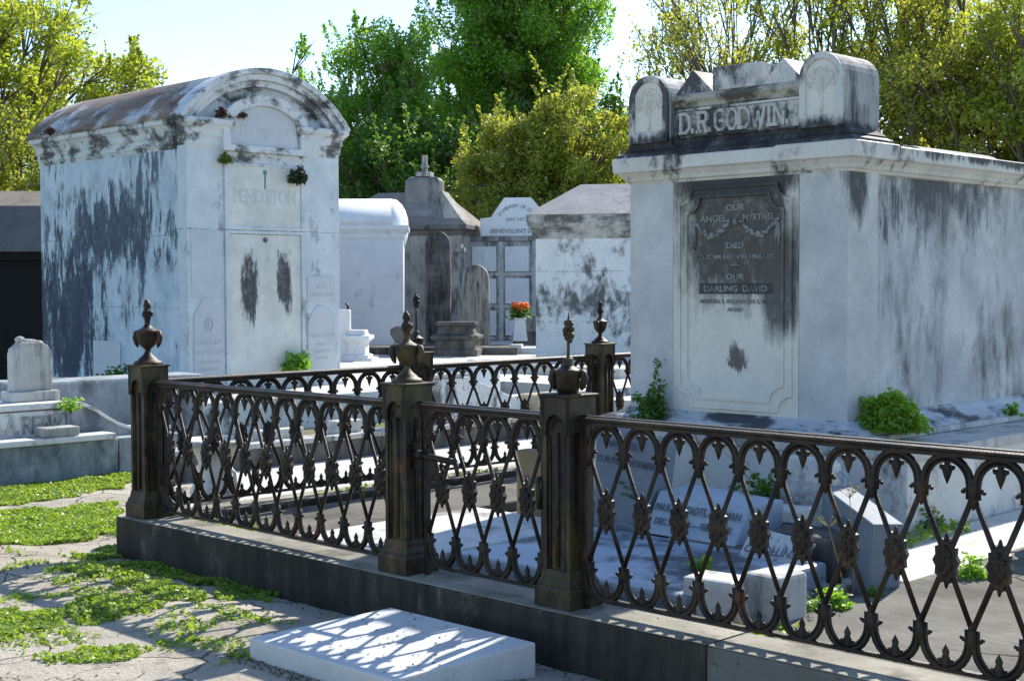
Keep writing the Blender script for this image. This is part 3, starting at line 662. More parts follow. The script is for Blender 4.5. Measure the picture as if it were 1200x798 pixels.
MB().loft(-.25, .03, .0, .52, cp).build('cornice_return', M_pcorn, p, .006); MB().loft(-.25, .03, PW-.58, PW, cp).build('cornice_return', M_pcorn, p, .006)
# roof vault
yc = PW/2; hw = PW/2+.13; rise = .68; R = (hw*hw+rise*rise)/(2*rise); a0 = math.asin(hw/R)
def arc(Rr, zc, a1, n=24): return [(yc+Rr*sin(-a1+2*a1*i/n), zc+Rr*cos(-a1+2*a1*i/n)) for i in range(n+1)]
zc = 3.375+rise-R; prof = arc(R, zc, a0)
mbv = MB(); nseg = 18; xs = [-PD-.18+(PD+.05)*i/nseg for i in range(nseg+1)]; rr = random.Random(5)
mbv.prism(prof, -PD-.18, -.13, 'x', sm=True); mbv.build('vault', M_pvault, p)
# front arched pediment: stepped arches
def archring(ro, ri, x0, x1, mat, name='pediment_arch', aa=a0):
    o_ = arc(ro, zc, aa); i_ = arc(ri, zc, aa)
    mb = MB(); n_ = len(o_)
    vs = [(x0, *q) for q in o_]+[(x0, *q) for q in i_]+[(x1, *q) for q in o_]+[(x1, *q) for q in i_]; fs = []
    for i in range(n_-1): fs += [(i, i+1, n_+i+1, n_+i), (2*n_+i, 3*n_+i, 3*n_+i+1, 2*n_+i+1), (i, 2*n_+i, 2*n_+i+1, i+1), (n_+i, n_+i+1, 3*n_+i+1, 3*n_+i)]
    fs += [(0, n_, 3*n_, 2*n_), (n_-1, 3*n_-1, 4*n_-1, 2*n_-1)]
    return mb.add(vs, fs).build(name, mat, p, .006)
archring(R+.02, R-.05, -.16, .13, M_pcorn); archring(R-.052, R-.13, -.16, .075, M_pcorn); archring(R-.132, R-.21, -.16, .02, M_pcorn)
pedf = [q for q in arc(R-.10, zc, a0*.96)]
MB().prism([(q[0], max(q[1], 3.36)) for q in pedf]+[(yc+hw*.9, 3.34), (yc-hw*.9, 3.34)], -.25, -.08, 'x').build('tympanum', M_pcorn, p)
# inner arch and lunette
def segarc(y0, y1, z0, h, n=14):
    w2 = (y1-y0)/2; r_ = (w2*w2+h*h)/(2*h); a1 = math.asin(min(1, w2/r_)); c = (y0+y1)/2; z_ = z0+h-r_
    return [(c+r_*sin(-a1+2*a1*i/n), z_+r_*cos(-a1+2*a1*i/n)) for i in range(n+1)]
yl, yr = .52, PW-.58
oA = segarc(yl-.04, yr+.04, 3.44, .30); iA = segarc(yl+.07, yr-.07, 3.36, .24)
mb = MB(); poly_o = [(oA[0][0], 3.0)]+oA+[(oA[-1][0], 3.0)]; poly_i = [(iA[0][0], 3.08)]+iA+[(iA[-1][0], 3.08)]
mb.ring(poly_o, poly_i, -.02, .10, 'x').build('lunette_arch', M_pcorn, p, .006)
lu = MB().prism([(iA[0][0]+.002, 3.082)]+[(q[0], q[1]-.002) for q in iA[1:-1]]+[(iA[-1][0]-.002, 3.082)], -.02, .05, 'x').build('lunette', M_plaque, p)
MB().text('J.LEWTON', .17, .002, wall_M(.052, (yl+yr)/2, 3.28, '+x'), xs=.92).build('lettering', M_plets, lu)
MB().box(-.02, .03, yl+.0, yr-.0, 2.86, 3.0).build('lintel', M_pcorn, p, .005)
# name tablet, door
nb = MB().box(-.02, .045, yl+.06, yr-.05, 2.06, 2.83).build('name_tablet', M_pdoor, p, .004)
q = MB(); q.text('PEND', .25, .004, wall_M(.046, yl+.36, 2.44, '+x'), xs=.74, bold=.009).text('ETON', .25, .004, wall_M(.046, yr-.36, 2.44, '+x'), xs=.70, bold=.009).build('lettering', M_plets, nb)
MB().ring([(yl, 2.02), (yr, 2.02), (yr, 2.858), (yl, 2.858)], [(yl+.058, 2.065), (yr-.048, 2.065), (yr-.048, 2.828), (yl+.058, 2.828)], -.02, .058, 'x').build('tablet_frame', M_pfront, p, .004)
dr = MB().box(-.02, .035, yl+.06, yr-.05, .0, 1.97).build('door', M_pdoor, p, .004)
MB().tube([(.03, (yl+yr)/2, 1.90), (.042, (yl+yr)/2, 1.90)], .035, 12).build('door_boss', M_engr, dr)
MB().tube([(.04, (yl+yr)/2, 2.76), (.052, (yl+yr)/2, 2.76)], .028, 12).box(.045, .048, (yl+yr)/2-.012, (yl+yr)/2+.012, 2.55, 2.74).build('copper_boss', flat('verdigris', (.10, .28, .26)), nb)
MB().ring([(yl+.002, -.0), (yr-.002, -.0), (yr-.002, 2.018), (yl+.002, 2.018)], [(yl+.058, .01), (yr-.048, .01), (yr-.048, 1.975), (yl+.058, 1.975)], -.02, .056, 'x').build('door_frame', M_pfront, p, .004)
# carved plaques on pilasters
for (y0, y1, z0, z1, txts, head) in ((.06, .48, .02, 1.17, (('CAROLINE', .62, .085), ('PENDLETON', .50, .085), ('WIFE OF JAMES', .38, .05), ('DIED JULY 1890', .29, .045)), 1),
                               (PW-.53, PW-.08, .02, 1.06, (('SARAH E. NEIL', .66, .075), ('WIFE OF', .54, .045), ('A. PENDLETON', .45, .045), ('BORN 1848', .36, .045)), 1),
                               (PW-.53, PW-.08, 1.10, 1.44, (('MARY', 1.31, .075), ('PENDLETON', 1.20, .07)), 0)):
    if head: pts = [(y0, z0), (y1, z0), (y1, z1-.22), (y1-.06, z1-.12), ((y0+y1)/2+.08, z1-.01), ((y0+y1)/2-.08, z1-.01), (y0+.06, z1-.12), (y0, z1-.22)]
    else: pts = [(y0, z0), (y1, z0), (y1, z1), (y0, z1)]
    pq = MB().prism(pts, .025, .045, 'x').build('plaque', M_plaque, p, .004)
    tt = MB()
    for s_, z_, sz in txts: tt.text(s_, sz, .004, wall_M(.046, (y0+y1)/2, z_, '+x'), xs=.92, bold=.001)
    if y0 < 1: tt.tube([(.05, (y0+y1)/2+.055*cos(a_/12*2*pi), .84+.08*sin(a_/12*2*pi)) for a_ in range(12)], .007, 5, closed=True).ellip((.05, (y0+y1)/2, .84), (.008, .022, .035))
    tt.build('lettering', M_plets, pq)
MB().box(-.18, .038, .03, .49, 1.18, 2.0).build('pilaster_slab', M_plaque, p, .004)
MB().box(-2.30, -1.60, -.02, .01, .03, .60).build('side_plaque', M_plaque, p, .004)
MB().loft(-PD, -.0, .0, PW, [(.06, -.04), (.06, .04), (.02, .07)]).build('footing', M_pcorn, p)

def box_obj(name, u, v, z, lx, ly, lz, mat, label, cat, rot=0., bev=.008, group=None):
    o = MB().box(0, lx, 0, ly, 0, lz).build(name, mat, None, bev); place(o, u, v, z, rot); return tag(o, label, cat, group)
box_obj('tomb_terrace_wall', -11.4, 3.86, -.1, 5.55, .10, .385, M_renz, 'low stained wall at the foot of the limewashed vaulted tomb', 'wall')
box_obj('tomb_front_wall', -5.98, 3.96, -.1, .14, 4.8, .395, M_whitew, 'low blotched white wall in front of the vaulted tomb, seen through the fence', 'wall')

# ------------------------------------------------------------------ stepped family plot at far left
r = lot('family_plot_wall', -3.62, 0, GZ, 'grey stepped plot wall with G.A.RENZ panel and a scrolled end', 'wall')
MB().box(-1.2, 0, -1.6, 1.84, 0, .33).build('lower_wall', M_renz, r, .01)
MB().box(-.26, .035, -1.6, 1.80, .332, .385).build('seat_slab', M_coping, r, .008)
MB().box(-1.2, -.26, -1.6, 1.50, .33, .615).build('name_wall', M_renz, r, .006)
MB().box(-1.2, -.215, -1.6, 1.46, .617, .672).build('top_slab', M_coping, r, .008)
nw = MB().box(-.258, -.245, -1.2, 1.48, .385, .60).build('name_panel', M_coping, r)
q = MB(); slab_letters(q, 'G.A.RENZ', .76, -.245, .405, .082, .155, .022, .014, '+x', gap=.22, serif=False)
q.build('lettering', M_head, nw)
cur = [(1.46, .672), (1.60, .655), (1.72, .60), (1.84, .52), (1.96, .45), (2.08, .405), (2.25, .385), (2.5, .385)]
MB().prism([(1.46, .0)]+[(y, z-.03) for y, z in cur]+[(2.5, 0)], -.40, -.215, 'x').build('scroll_wall', M_renz, r)
cb = MB(); nC = len(cur); vs = []
for (y, z) in cur:
    vs += [(-.42, y, z-.028), (-.195, y, z-.028), (-.195, y, z+.004), (-.42, y, z+.004)]
fs = [(0, 1, 2, 3), tuple((nC-1)*4+k for k in (3, 2, 1, 0))]
for i in range(nC-1):
    for k in range(4): fs.append((i*4+k, i*4+4+k, i*4+4+(k+1) % 4, i*4+(k+1) % 4))
cb.add(vs, fs).build('scroll_coping', M_coping, r, .004)
MB().box(-1.2, -.7, 1.2, 3.2, 0, .82).build('rear_wall', M_renz, r, .03)
MB().box(-.215, -.02, 1.86, 2.5, 0, .33).build('side_wall', M_renz, r, .01)
h_ = lot('headstone', -4.14, 1.27, .594, 'small weathered grey headstone with a broken top on the stepped plot wall', 'headstone')
MB().box(-.11, .11, -.23, .23, 0, .09).build('base', M_head, h_, .012)
hp = [(-.185, .09), (.185, .09), (.18, .44), (.15, .49), (.10, .52), (-.10, .53), (-.17, .47), (-.185, .42)]
MB().prism(hp, -.06, .06, 'x').build('slab', M_head, h_, .01)
MB().ellip((0, -.09, .55), (.04, .05, .03)).ellip((0, -.02, .53), (.045, .10, .025)).ellip((.0, .07, .52), (.04, .06, .02)).build('carving', M_head, h_)
box_obj('stone_block', -3.80, 1.13, .306, .20, .33, .085, M_head, 'loose pitted grey stone block lying on the seat slab of the stepped wall', 'stone block', bev=.015)

# dark building at far left
db = thing('dark_tomb', (-11.2, 22.0, GZ), .05, 'dark black-walled tomb with a grey sloping roof at the left edge', 'tomb')
MB().box(0, 5.4, 0, 3, 0, 2.12).build('wall', M_black, db)
MB().box(-.1, 5.5, -.12, 3.1, 2.122, 2.25).build('fascia', M_black, db)
MB().hexa([(-.15, -.2, 2.25), (5.55, -.2, 2.25), (5.55, 3.1, 2.25), (-.15, 3.1, 2.25), (-.15, .5, 3.0), (5.55, .5, 3.0), (5.55, 2.4, 3.0), (-.15, 2.4, 3.0)]).build('roof', stone('grey_tar_roof', (.13, .12, .115), (.18, .165, .155), (.08, .075, .07), (.5, .7), 2, rough=.9), db)
b2 = thing('brick_outbuilding', (-13.0, 26.0, GZ), .03, 'low tan-roofed outbuilding behind the dark tomb at the left edge', 'building')
MB().box(0, 8, 0, 3, 0, 2.9).build('wall', M_brown, b2); MB().hexa([(-.15, -.2, 2.9), (8.15, -.2, 2.9), (8.15, 3.1, 2.9), (-.15, 3.1, 2.9), (-.15, 1.2, 3.55), (8.15, 1.2, 3.55), (8.15, 1.8, 3.55), (-.15, 1.8, 3.55)]).build('roof', stone('tan_roof', (.24, .20, .15), (.32, .27, .21), (.12, .1, .08), (.5, .7), 2, rough=.9), b2)

# ------------------------------------------------------------------ background tombs
def atb(name, x, y, Y, z, rz, label, cat):
    X = atY(x, y, Y)[0]; return thing(name, (X, Y, z), rz, label, cat)
# smooth white vaulted tomb: vault axis along local x
wt = atb('white_tomb', 473, 380, 30, .3, .06, 'smooth white plaster tomb with rounded vault roof beside the limewashed tomb', 'tomb')
MB().box(-3.4, 0, 0, 2.0, 0, 2.42).build('wall', M_white, wt, .01)
MB().loft(-3.4, 0, 0, 2.0, [(.0, 2.3), (.03, 2.34), (.03, 2.42), (.10, 2.50), (.12, 2.52), (.12, 2.60)]).build('cornice', M_white, wt)
MB().prism([(1.0-1.12*cos(pi*i/16), 2.60+.62*sin(pi*i/16)**.9) for i in range(17)], -3.2, -.25, 'x', sm=True).ellip((-.25, 1.0, 2.6), (.36, 1.12, .62), 20, 10).build('vault', M_white, wt)
gm = atb('small_gravestone', 400, 400, 25, .3, -.1, 'plain pale gravestone at the corner of the limewashed tomb', 'gravestone')
MB().box(-.17, .17, -.06, .06, 0, .9).build('slab', M_white, gm, .03); MB().box(-.22, .22, -.1, .1, -.02, .04).build('base', M_white, gm)
pd = atb('white_pedestal', 420, 412, 25, .3, -.1, 'small white stepped pedestal with a flared cap beside the pale gravestone', 'pedestal')
MB().loft(-.16, .16, -.16, .16, [(.06, 0), (.06, .1), (0, .12), (0, .30), (.03, .34), (.08, .38), (.08, .44), (.0, .46), (-.02, .54)]).build('body', M_white, pd, .005); MB().box(-.3, .3, -.3, .3, -.03, .05).build('step', M_white, pd)
pp_ = MB().tube([(0, 0, 0), (0, 0, .95), (-.04, 0, 1.0)], .022, 6).build('water_pipe', M_iron); X = atY(408, 395, 26)[0]; pp_.location = (X, 26, .3); tag(pp_, 'thin black standing pipe beside the smooth white tomb wall', 'pipe')
# brown tomb with chimney-like crest and cross
bt = atb('stone_tomb', 541, 395, 33, .3, -.20, 'grey brown tomb with dark sloping roof, tall crest block and small stone cross', 'tomb')
MB().box(-3.2, 0, 0, 2.2, 0, 2.55).build('wall', M_brown, bt, .01)
MB().box(-.75, 0.02, -.06, .1, 0, 2.1).build('pilaster', M_brown, bt, .01); MB().box(-2.6, -2.0, -.06, .1, 0, 2.1).build('pilaster', M_brown, bt, .01)
MB().box(-.85, .1, -.14, .1, 2.1, 2.2).build('capital', M_brown, bt, .01)
MB().loft(-3.2, 0, 0, 2.2, [(.03, 2.5), (.06, 2.6), (.16, 2.65), (.16, 2.74)]).build('cornice', M_dark, bt)
MB().hexa([(-3.36, -.16, 2.74), (.16, -.16, 2.74), (.16, 2.36, 2.74), (-3.36, 2.36, 2.74), (-2.2, .6, 3.55), (-.75, .6, 3.55), (-.75, 1.6, 3.55), (-2.2, 1.6, 3.55)]).build('roof', stone('dark_slate_roof', (.17, .155, .14), (.25, .235, .215), (.07, .065, .06), (.5, .62), 2, rough=.9), bt)
MB().loft(-1.65, -.35, .0, 1.0, [(-.0, 2.76), (-.08, 3.1), (-.22, 3.3), (-.24, 3.80), (-.30, 3.88), (-.40, 3.91)]).build('crest_block', stone('dark_crest', (.15, .155, .165), (.24, .24, .24), (.06, .06, .065), (.5, .6), 2), bt, .01)
MB().hexa([(-.36, -.05, 2.76), (.10, -.05, 2.76), (.10, .9, 2.76), (-.36, .9, 2.76), (-.60, .15, 3.55), (-.5, .15, 3.55), (-.5, .8, 3.55), (-.60, .8, 3.55)]).build('crest_wing', M_brown, bt, .01)
cr = MB().box(-1.18, -.82, .32, .68, 3.91, 4.02).build('cross_base', M_head, bt, .01); MB().box(-1.06, -.94, .45, .55, 4.02, 4.42).box(-1.10, -.90, .455, .545, 4.12, 4.18).build('cross', M_head, cr, .01)
# arched dark headstones
def arched(name, x, Y, w_, h, z, mat, label, rz=-.15, d=.16):
    t = atb(name, x, 380, Y, z, rz, label, 'headstone'); n = 12; zs = h-w_/2
    MB().prism([(-w_/2, 0), (-w_/2, zs)]+[(w_/2*cos(pi-pi*i/n), zs+w_/2*sin(pi*i/n)*1.1) for i in range(1, n)]+[(w_/2, zs), (w_/2, 0)], 0, d, 'y').build('slab', mat, t, .012); return t
t = arched('arched_headstone', 513, 28, .50, 2.22, .45, stone('black_streaked_stone', (.07, .068, .066), (.17, .165, .16), (.02, .02, .02), (.46, .58), 3, (5, 5, .6), rough=.9), 'tallest dark arched headstone with carved wreath, on a blue-grey base'); MB().box(-.38, .38, -.12, .25, -.22, .02).build('base', stone('slate_blue_base', (.10, .13, .17), (.16, .19, .23)), t, .01)
m_ = MB().tube([(.16*cos(a_/14*2*pi), -.01, 1.93+.13*sin(a_/14*2*pi)) for a_ in range(14)], .02, 5, closed=True); rr = random.Random(1)
for i in range(7): m_.text('IN LOVING MEMORY OF'[i:i+8+i % 3], .07, .004, wall_M(0, -.004, 1.6-.13*i), xs=.7)
m_.build('carving', M_dark, t); MB().ring([(-.235, .02), (.235, .02), (.235, 1.95), (-.235, 1.95)], [(-.20, .05), (.20, .05), (.20, 1.95), (-.20, 1.95)], -.012, .01).build('border', M_dark, t)
arched('arched_headstone', 557, 29, .56, 1.72, .3, stone('pale_streaked_stone', (.36, .34, .29), (.5, .48, .42), (.07, .065, .06), (.46, .58), 3, (6, 6, .6), rough=.9), 'plain round-topped headstone with dark streaks, right of the tallest dark one')
MB
st_ = atb('stepped_pedestal', 545, 400, 26.5, .3, -.15, 'black stepped stone pedestal in front of the two arched headstones', 'pedestal')
MB().loft(-.55, .25, -.25, .25, [(.03, 0), (.03, .12), (-.02, .14), (-.02, .28), (.05, .33), (.05, .38), (-.05, .42), (-.08, .55), (-.03, .58), (-.03, .64)]).build('body', M_dark, st_, .006)
st2 = atb('stepped_pedestal', 471, 400, 26.5, .3, -.15, 'small black moulded pedestal right of the smooth white tomb', 'pedestal')
MB().loft(-.12, .12, -.15, .15, [(.04, 0), (.04, .2), (-.02, .25), (.06, .42), (.06, .5), (-.02, .56)]).build('body', M_dark, st2, .006)
box_obj('low_kerb', 0, 0, 0, .1, .1, .1, M_dark, 'x', 'kerb')
lk = bpy.data.objects['low_kerb']; lk.data = MB().box(-1.9, 1.75, 0, 1.3, 0, .14).build('low_kerb_tmp', M_dark).data; bpy.data.objects.remove(bpy.data.objects['low_kerb_tmp'])
lk.location = (atY(500, 400, 26.9)[0], 26.9, .3); lk.rotation_euler = (0, 0, -.12); tag(lk, 'low dark stone platform under the arched headstones', 'platform')
# vault wall with gable
vw = atb('vault_wall', 549, 395, 34, .3, -.12, 'whitewashed wall of square burial vaults with a lettered gable on top', 'burial wall')
MB().box(-.1, 3.2, 0, 1.6, 0, 2.38).build('wall', stone('grey_vault_wall', (.36, .38, .39), (.50, .51, .50), (.08, .08, .08), (.48, .58), 3), vw)
MB().box(-.2, 3.3, -.08, 1.7, 2.382, 2.50).build('cornice', M_brown, vw, .01)
for i in range(4):
    for j in range(3):
        MB().box(.1+i*.80-.0, .68+i*.80, -.035, .01, .12+j*.77, .72+j*.77).build('vault_panel', stone('whitewashed_panel', (.66, .68, .69), (.76, .77, .77), (.25, .26, .27), (.58, .7), 3) if i+j == 0 else bpy.data.materials['whitewashed_panel'], vw, .008)
for i in range(4): MB().box(-.05+i*.80, .06+i*.80, -.06, .01, 0, 2.38).build('divider', M_ledge, vw, .005)
for j in range(3): MB().box(.065, 3.15, -.056, .008, .015+j*.77, .085+j*.77).build('shelf', M_ledge, vw, .005)
MB().prism([(.3, 2.50), (2.0, 2.50), (2.0, 2.85), (1.52, 3.42), (.88, 3.42), (.55, 2.95), (.3, 2.93)], 0, .25, 'y').build('gable', M_white, vw, .01)
q = MB(); 
for i, ch in enumerate('IN MEMORY OF OUR'): a_ = 2.55-i*.125; q.text(ch, .13, .004, wall_M(1.18+.50*cos(a_), -.004, 2.72+.50*sin(a_)) @ Matrix.Rotation(a_-pi/2, 4, 'Z'))
q.text('JAN 1873', .13, .004, wall_M(1.18, -.004, 2.90)); q.text('BENEVOLENT SOC.', .14, .004, wall_M(1.15, -.004, 2.62), bold=.003); q.build('lettering', flat('grey_lettering', (.25, .26, .27)), vw)
# flower vase
fv = atb('flower_vase', 609.5, 392, 28.5, .50, 0, 'tapered white stone vase holding bright orange flowers', 'vase')
MB().loft(-.08, .08, -.08, .08, [(.07, 0), (.02, .42), (.05, .44), (.05, .46)]).build('vase', M_white, fv, .006)
P = RNG.normal(size=(260, 3))*np.array([.10, .10, .07])+np.array([0, 0, .56]); leaf_mesh('foliage', P, .09, L_weed, fv)
q = MB(); rr = random.Random(2)
for i in range(13): q.ellip((rr.uniform(-.13, .13), rr.uniform(-.12, .08), .70+rr.uniform(-.06, .07)), (.065, .06, .055), 7, 5)
q.build('flowers', M_orange, fv)
vb = atb('stone_step', 609, 400, 27.2, .3, -.1, 'low white stone step under the vase of orange flowers', 'step'); MB().box(-.7, .9, -.15, .9, -.02, .12).build('slab', M_white, vb, .01); MB().box(-.18, .05, -.1, .2, .122, .18).build('block', M_white, vb, .01)
lo = atb('low_bench', 640, 395, 29.5, .3, -.1, 'dark stepped stones behind the vase of orange flowers', 'stones'); MB().box(-.7, .6, 0, .4, 0, .35).build('lower_stone', M_dark, lo, .01); MB().box(-.6, .6, .1, .5, .352, .7).build('upper_stone', M_brown, lo, .01)
# blotched white tomb right of centre
wb = atb('whitewashed_tomb', 628, 400, 24, .1, -.20, 'whitewashed tomb speckled with black mould under a grey slab roof, right of the vase', 'tomb')
MB().box(0, 3.4, 0, 2.6, -.3, 2.35).build('wall', M_whitew, wb, .01)
MB().loft(0, 3.4, 0, 2.6, [(.01, 2.30), (.05, 2.36), (.05, 2.44), (.10, 2.50), (.12, 2.52), (.14, 2.70)]).build('cornice', stone('mouldy_cornice', (.40, .40, .37), (.54, .53, .49), (.07, .07, .065), (.47, .57), 2.4, (1, 1, 2), speck=.05, rnd=False), wb)
MB().hexa([(-.16, -.16, 2.702), (3.56, -.16, 2.702), (3.56, 2.76, 2.702), (-.16, 2.76, 2.702), (.62, 1.0, 3.28), (2.9, 1.0, 3.28), (2.9, 1.7, 3.28), (.62, 1.7, 3.28)]).build('roof', M_slate, wb, .01)
wf = MB().box(-.35, 4.0, -.35, 3.0, -.5, .12).build('footing', M_whitew, wb, .01)
# things between back fence and the tombs
cw = lot('coping_wall', -2.95, 1.9, -.1, 'long low mossy coping wall beyond the back fence', 'wall')
MB().box(0, .2, 0, 5.6, 0, .25).build('wall', M_dark, cw, .01); MB().box(-.03, .23, -.03, 5.63, .252, .30).build('coping', M_ledge, cw, .008)
sw = lot('white_scroll_wall', -3.05, 4.7, .2, 'white stained plot wall with a sloping end, seen over the back fence', 'wall')
MB().prism([(0, 0), (2.1, 0), (1.7, .12), (.8, .45), (0, .46)], 0, .16, 'x').build('wall', M_whitew, sw, .01); MB().box(-.02, .18, -.02, .8, .462, .50).build('coping', M_ledge, sw, .006)
bl = box_obj('marble_fragment', -3.0, 2.85, .2, .12, .5, .09, M_marbw, 'thin white marble fragment lying on the coping wall', 'marble fragment')
bl2 = box_obj('lettered_block', -2.98, 3.7, .2, .14, .32, .12, M_marbw, 'small lettered marble block standing on the coping wall', 'marble block')
box_obj('white_headstone', -3.2, 5.75, 0, .12, .40, .82, M_white, 'plain white headstone seen over the back fence between its two posts', 'headstone', bev=.02)
box_obj('marble_tablet', -3.4, 5.0, 0, .10, .5, .5, M_marbw, 'low white marble tablet behind the sloping white plot wall', 'tablet', bev=.02)
box_obj('rubble_stone', -3.1, 6.4, .0, .35, .4, .42, stone('tan_rubble', (.34, .28, .18), (.46, .40, .28)), 'rough tan rubble stone beyond the back fence', 'stone', bev=.04)
box_obj('white_kerb_wall', -3.5, 6.1, -.05, .25, 3.0, .42, M_whitew, 'low blotched white wall beyond the corner post of the back fence', 'wall')
box_obj('low_plinth', -8.0, 10.4, .3, 3.0, 5.0, .14, M_concl, 'long low pale plinth crossing behind the fence below the dark headstones', 'plinth')

# ------------------------------------------------------------------ inside the plot
box_obj('concrete_slab', .16, .22, .06, .86, 4.6, .07, M_conc, 'rough grey concrete grave cover along the back fence', 'grave cover', bev=.012)
box_obj('concrete_slab', 4.28, .2, .06, 4.2, 5.6, .07, M_conc, 'rough grey concrete grave cover at the right end of the plot', 'grave cover', bev=.012)
box_obj('white_paving', 3.62, 1.75, .05, .64, 5.6, .06, M_concl, 'bright white paved strip right of the big tomb plinth', 'paving')
box_obj('grave_ledger', 1.28, .17, .06, 1.0, 1.42, .13, M_marbw, 'bright white marble ledger slab behind the gate', 'grave slab', bev=.012)
box_obj('grave_ledger', 2.30, .42, .06, 1.62, 1.12, .135, M_marb, 'large white marble ledger slab, shade blue put in its colour, with dark patches behind the right post', 'grave slab', bev=.02)
box_obj('brown_marker', 1.62, 1.62, .06, .24, .12, .52, M_tan, 'small tan sandstone marker behind the gate, half hidden by the right post', 'marker', bev=.01)
q = MB().text('THE', .07, .003, wall_M(.12, -.002, .34)); q = q.build('lettering', M_engr, bpy.data.objects['brown_marker'])

def textpart(parent, lines, x, y, z, face='-y', lean=0., mat=None, xs=1.):
    q = MB()
    for s_, dz, sz in lines: q.text(s_, sz, .0015, wall_M(x, y, z, face, lean) @ Matrix.Translation((0, dz, 0)), xs=xs, bold=.0008)
    return q.build('lettering', mat or M_engr, parent)
ds = lot('granite_gravestone', 2.27, 1.62, .16, 'tall leaning blue-grey granite gravestone just right of the gate post', 'gravestone', rot=.08)
ds.rotation_euler = (0, .06, -A+.06)
b_ = MB().hexa([(0, 0, 0), (.36, 0, 0), (.36, .22, 0), (0, .22, 0), (-.05, .04, .62), (.43, .04, .56), (.43, .20, .56), (-.05, .20, .62)]).build('stone', M_granb, ds, .006)
MB().box(-.02, .38, -.02, .24, -.03, .08).build('rock_base', M_granb, ds, .02)
textpart(b_, [('M REINER T', .10, .06), ('CLAUSSEN HOFMAN', 0, .058), ('1883 — 1954', -.09, .05)], .19, .024, .42, lean=-.07, xs=.8)
pm = lot('pillow_marker', 2.70, 1.56, .195, 'low slanted white marble marker lettered PAUL EUSTADTL between granite stone and leaning slab', 'marker')
b_ = MB().hexa([(0, 0, 0), (.63, 0, 0), (.66, .42, 0), (.03, .42, 0), (0, .14, .23), (.63, .14, .20), (.66, .42, .21), (.03, .42, .24)]).build('stone', M_marb, pm, .008)
textpart(b_, [('PAUL EUSTADTL HOFMAN', .035, .066), ('DEC. 28, 1886 — FEB. 8, 1952', -.05, .056)], .315, .060, .115, lean=.57, xs=.76)
ls = lot('leaning_slab', 3.50, 1.25, .09, 'speckled white lettered slab leaning back on a dark block', 'grave slab')
b_ = MB().hexa([(0, 0, 0), (.36, 0, 0), (.36, .05, -.02), (0, .05, -.02), (-.02, .26, .24), (.34, .26, .21), (.34, .31, .18), (-.02, .31, .21)]).build('slab', stone('speckled_slab', (.5, .52, .55), (.6, .62, .63), speck=.1), ls, .006)
textpart(b_, [('C. COLLINS', .05, .075)], .17, .10, .115, lean=.85, xs=.8)
box_obj('dark_block', 3.50, 1.62, .06, .42, .30, .24, M_dark, 'dark mossy stone block behind the leaning slab', 'stone block', bev=.02)
box_obj('loose_stone', 3.20, 1.95, .28, .24, .22, .07, M_marbw, 'small sunlit white marble cap stone behind the leaning slab', 'stone block', bev=.01, rot=.1)
box_obj('support_stone', 3.18, 1.93, .06, .28, .26, .215, M_granb, 'squat grey stone under the small sunlit marble cap', 'stone block', bev=.01, rot=.1)
tb_ = lot('marble_headstone', 3.03, 2.42, .06, 'white marble headstone with carved scroll top, leaning against the plinth', 'headstone')
b_ = MB().prism([(0, .10), (.36, .10), (.37, .50), (.33, .53), (.03, .53), (0, .50)], 0, .09, 'y').build('slab', M_marbw, tb_, .01)
MB().box(-.03, .40, -.04, .14, 0, .10).build('base', M_marbw, tb_, .01)
MB().tube([(.40+.03*cos(a_)*(1-a_/9), .04, .44+.03*sin(a_)*(1-a_/9)) for a_ in np.linspace(0, 7, 18)], .008, 5).tube([(.42, .04, .44), (.42, .04, .14)], .009, 5).tube([(.18+.02*cos(a_), -.004, .46+.028*sin(a_)) for a_ in np.linspace(0, 5, 10)], .004, 5).build('scroll', M_marb, b_)
textpart(b_, [('OUR BELOVED SON', .05, .04), ('FRANCIS J.', .0, .038), ('1881 — 1902', -.05, .036), ('AT REST', -.10, .036)], .18, -.003, .33, mat=M_plaque, xs=.8)
wd = thing('fallen_gravestone', (1.70, 7.72, .06), 0, 'grey granite gravestone tilted on its side with GOODMAN lettering, right of the white headstone', 'gravestone')
wd.rotation_euler = (0, 0, -pi/2+.03)
b_ = MB().hexa([(0, 0, 0), (.92, 0, 0), (.92, .15, 0), (0, .15, 0), (0, .0, .44), (.92, .02, .38), (.92, .17, .38), (0, .15, .44)]).build('stone', M_granb, wd, .006)
textpart(b_, [('GOODMAN', .06, .09), ('1872  —  1938', -.06, .06)], .46, -.003, .24, xs=.9)
box_obj('marble_offcut', 3.84, .44, .06, .27, .20, .22, M_marbw, 'bright broken marble block just inside the right front fence', 'stone block', bev=.02, rot=.1)
box_obj('stone_block', 4.13, .50, .06, .20, .22, .27, M_ledge, 'pitted grey stone block beside the bright marble one inside the fence', 'stone block', bev=.02, rot=-.05)
# rubble chips
rb = MB(); rr = random.Random(9)
for i in range(60):
    q = W(rr.uniform(3.9, 4.35), rr.uniform(.8, 1.7)); s_ = rr.uniform(.008, .05)
    rb.ellip((q[0], q[1], .06+s_*.4), (s_, s_*rr.uniform(.6, 1.2), s_*.6), 5, 4)
for f in range(len(rb.sm)): rb.sm[f] = False
tag(rb.build('rubble', M_ledge), 'scattered pale rubble chips between the marble blocks', 'rubble', kind='stuff')
# foreground slab
fs_ = box_obj('marble_slab', 2.73, -1.15, -.075, .95, .80, .165, M_slabt, 'flat worn white marble slab on the ground in front of the gate', 'grave slab', bev=.009)
# corner of a white slab bottom left
x_, y_ = at(-30, 812, 0.0); cs_ = MB().box(-.8, .33, -.8, .0, 0, .06).build('white_step', M_marbw, None, .01); cs_.location = (x_, y_, GZ); cs_.rotation_euler = (0, 0, -.75); tag(cs_, 'corner of a white slab at the bottom left of the path', 'slab')

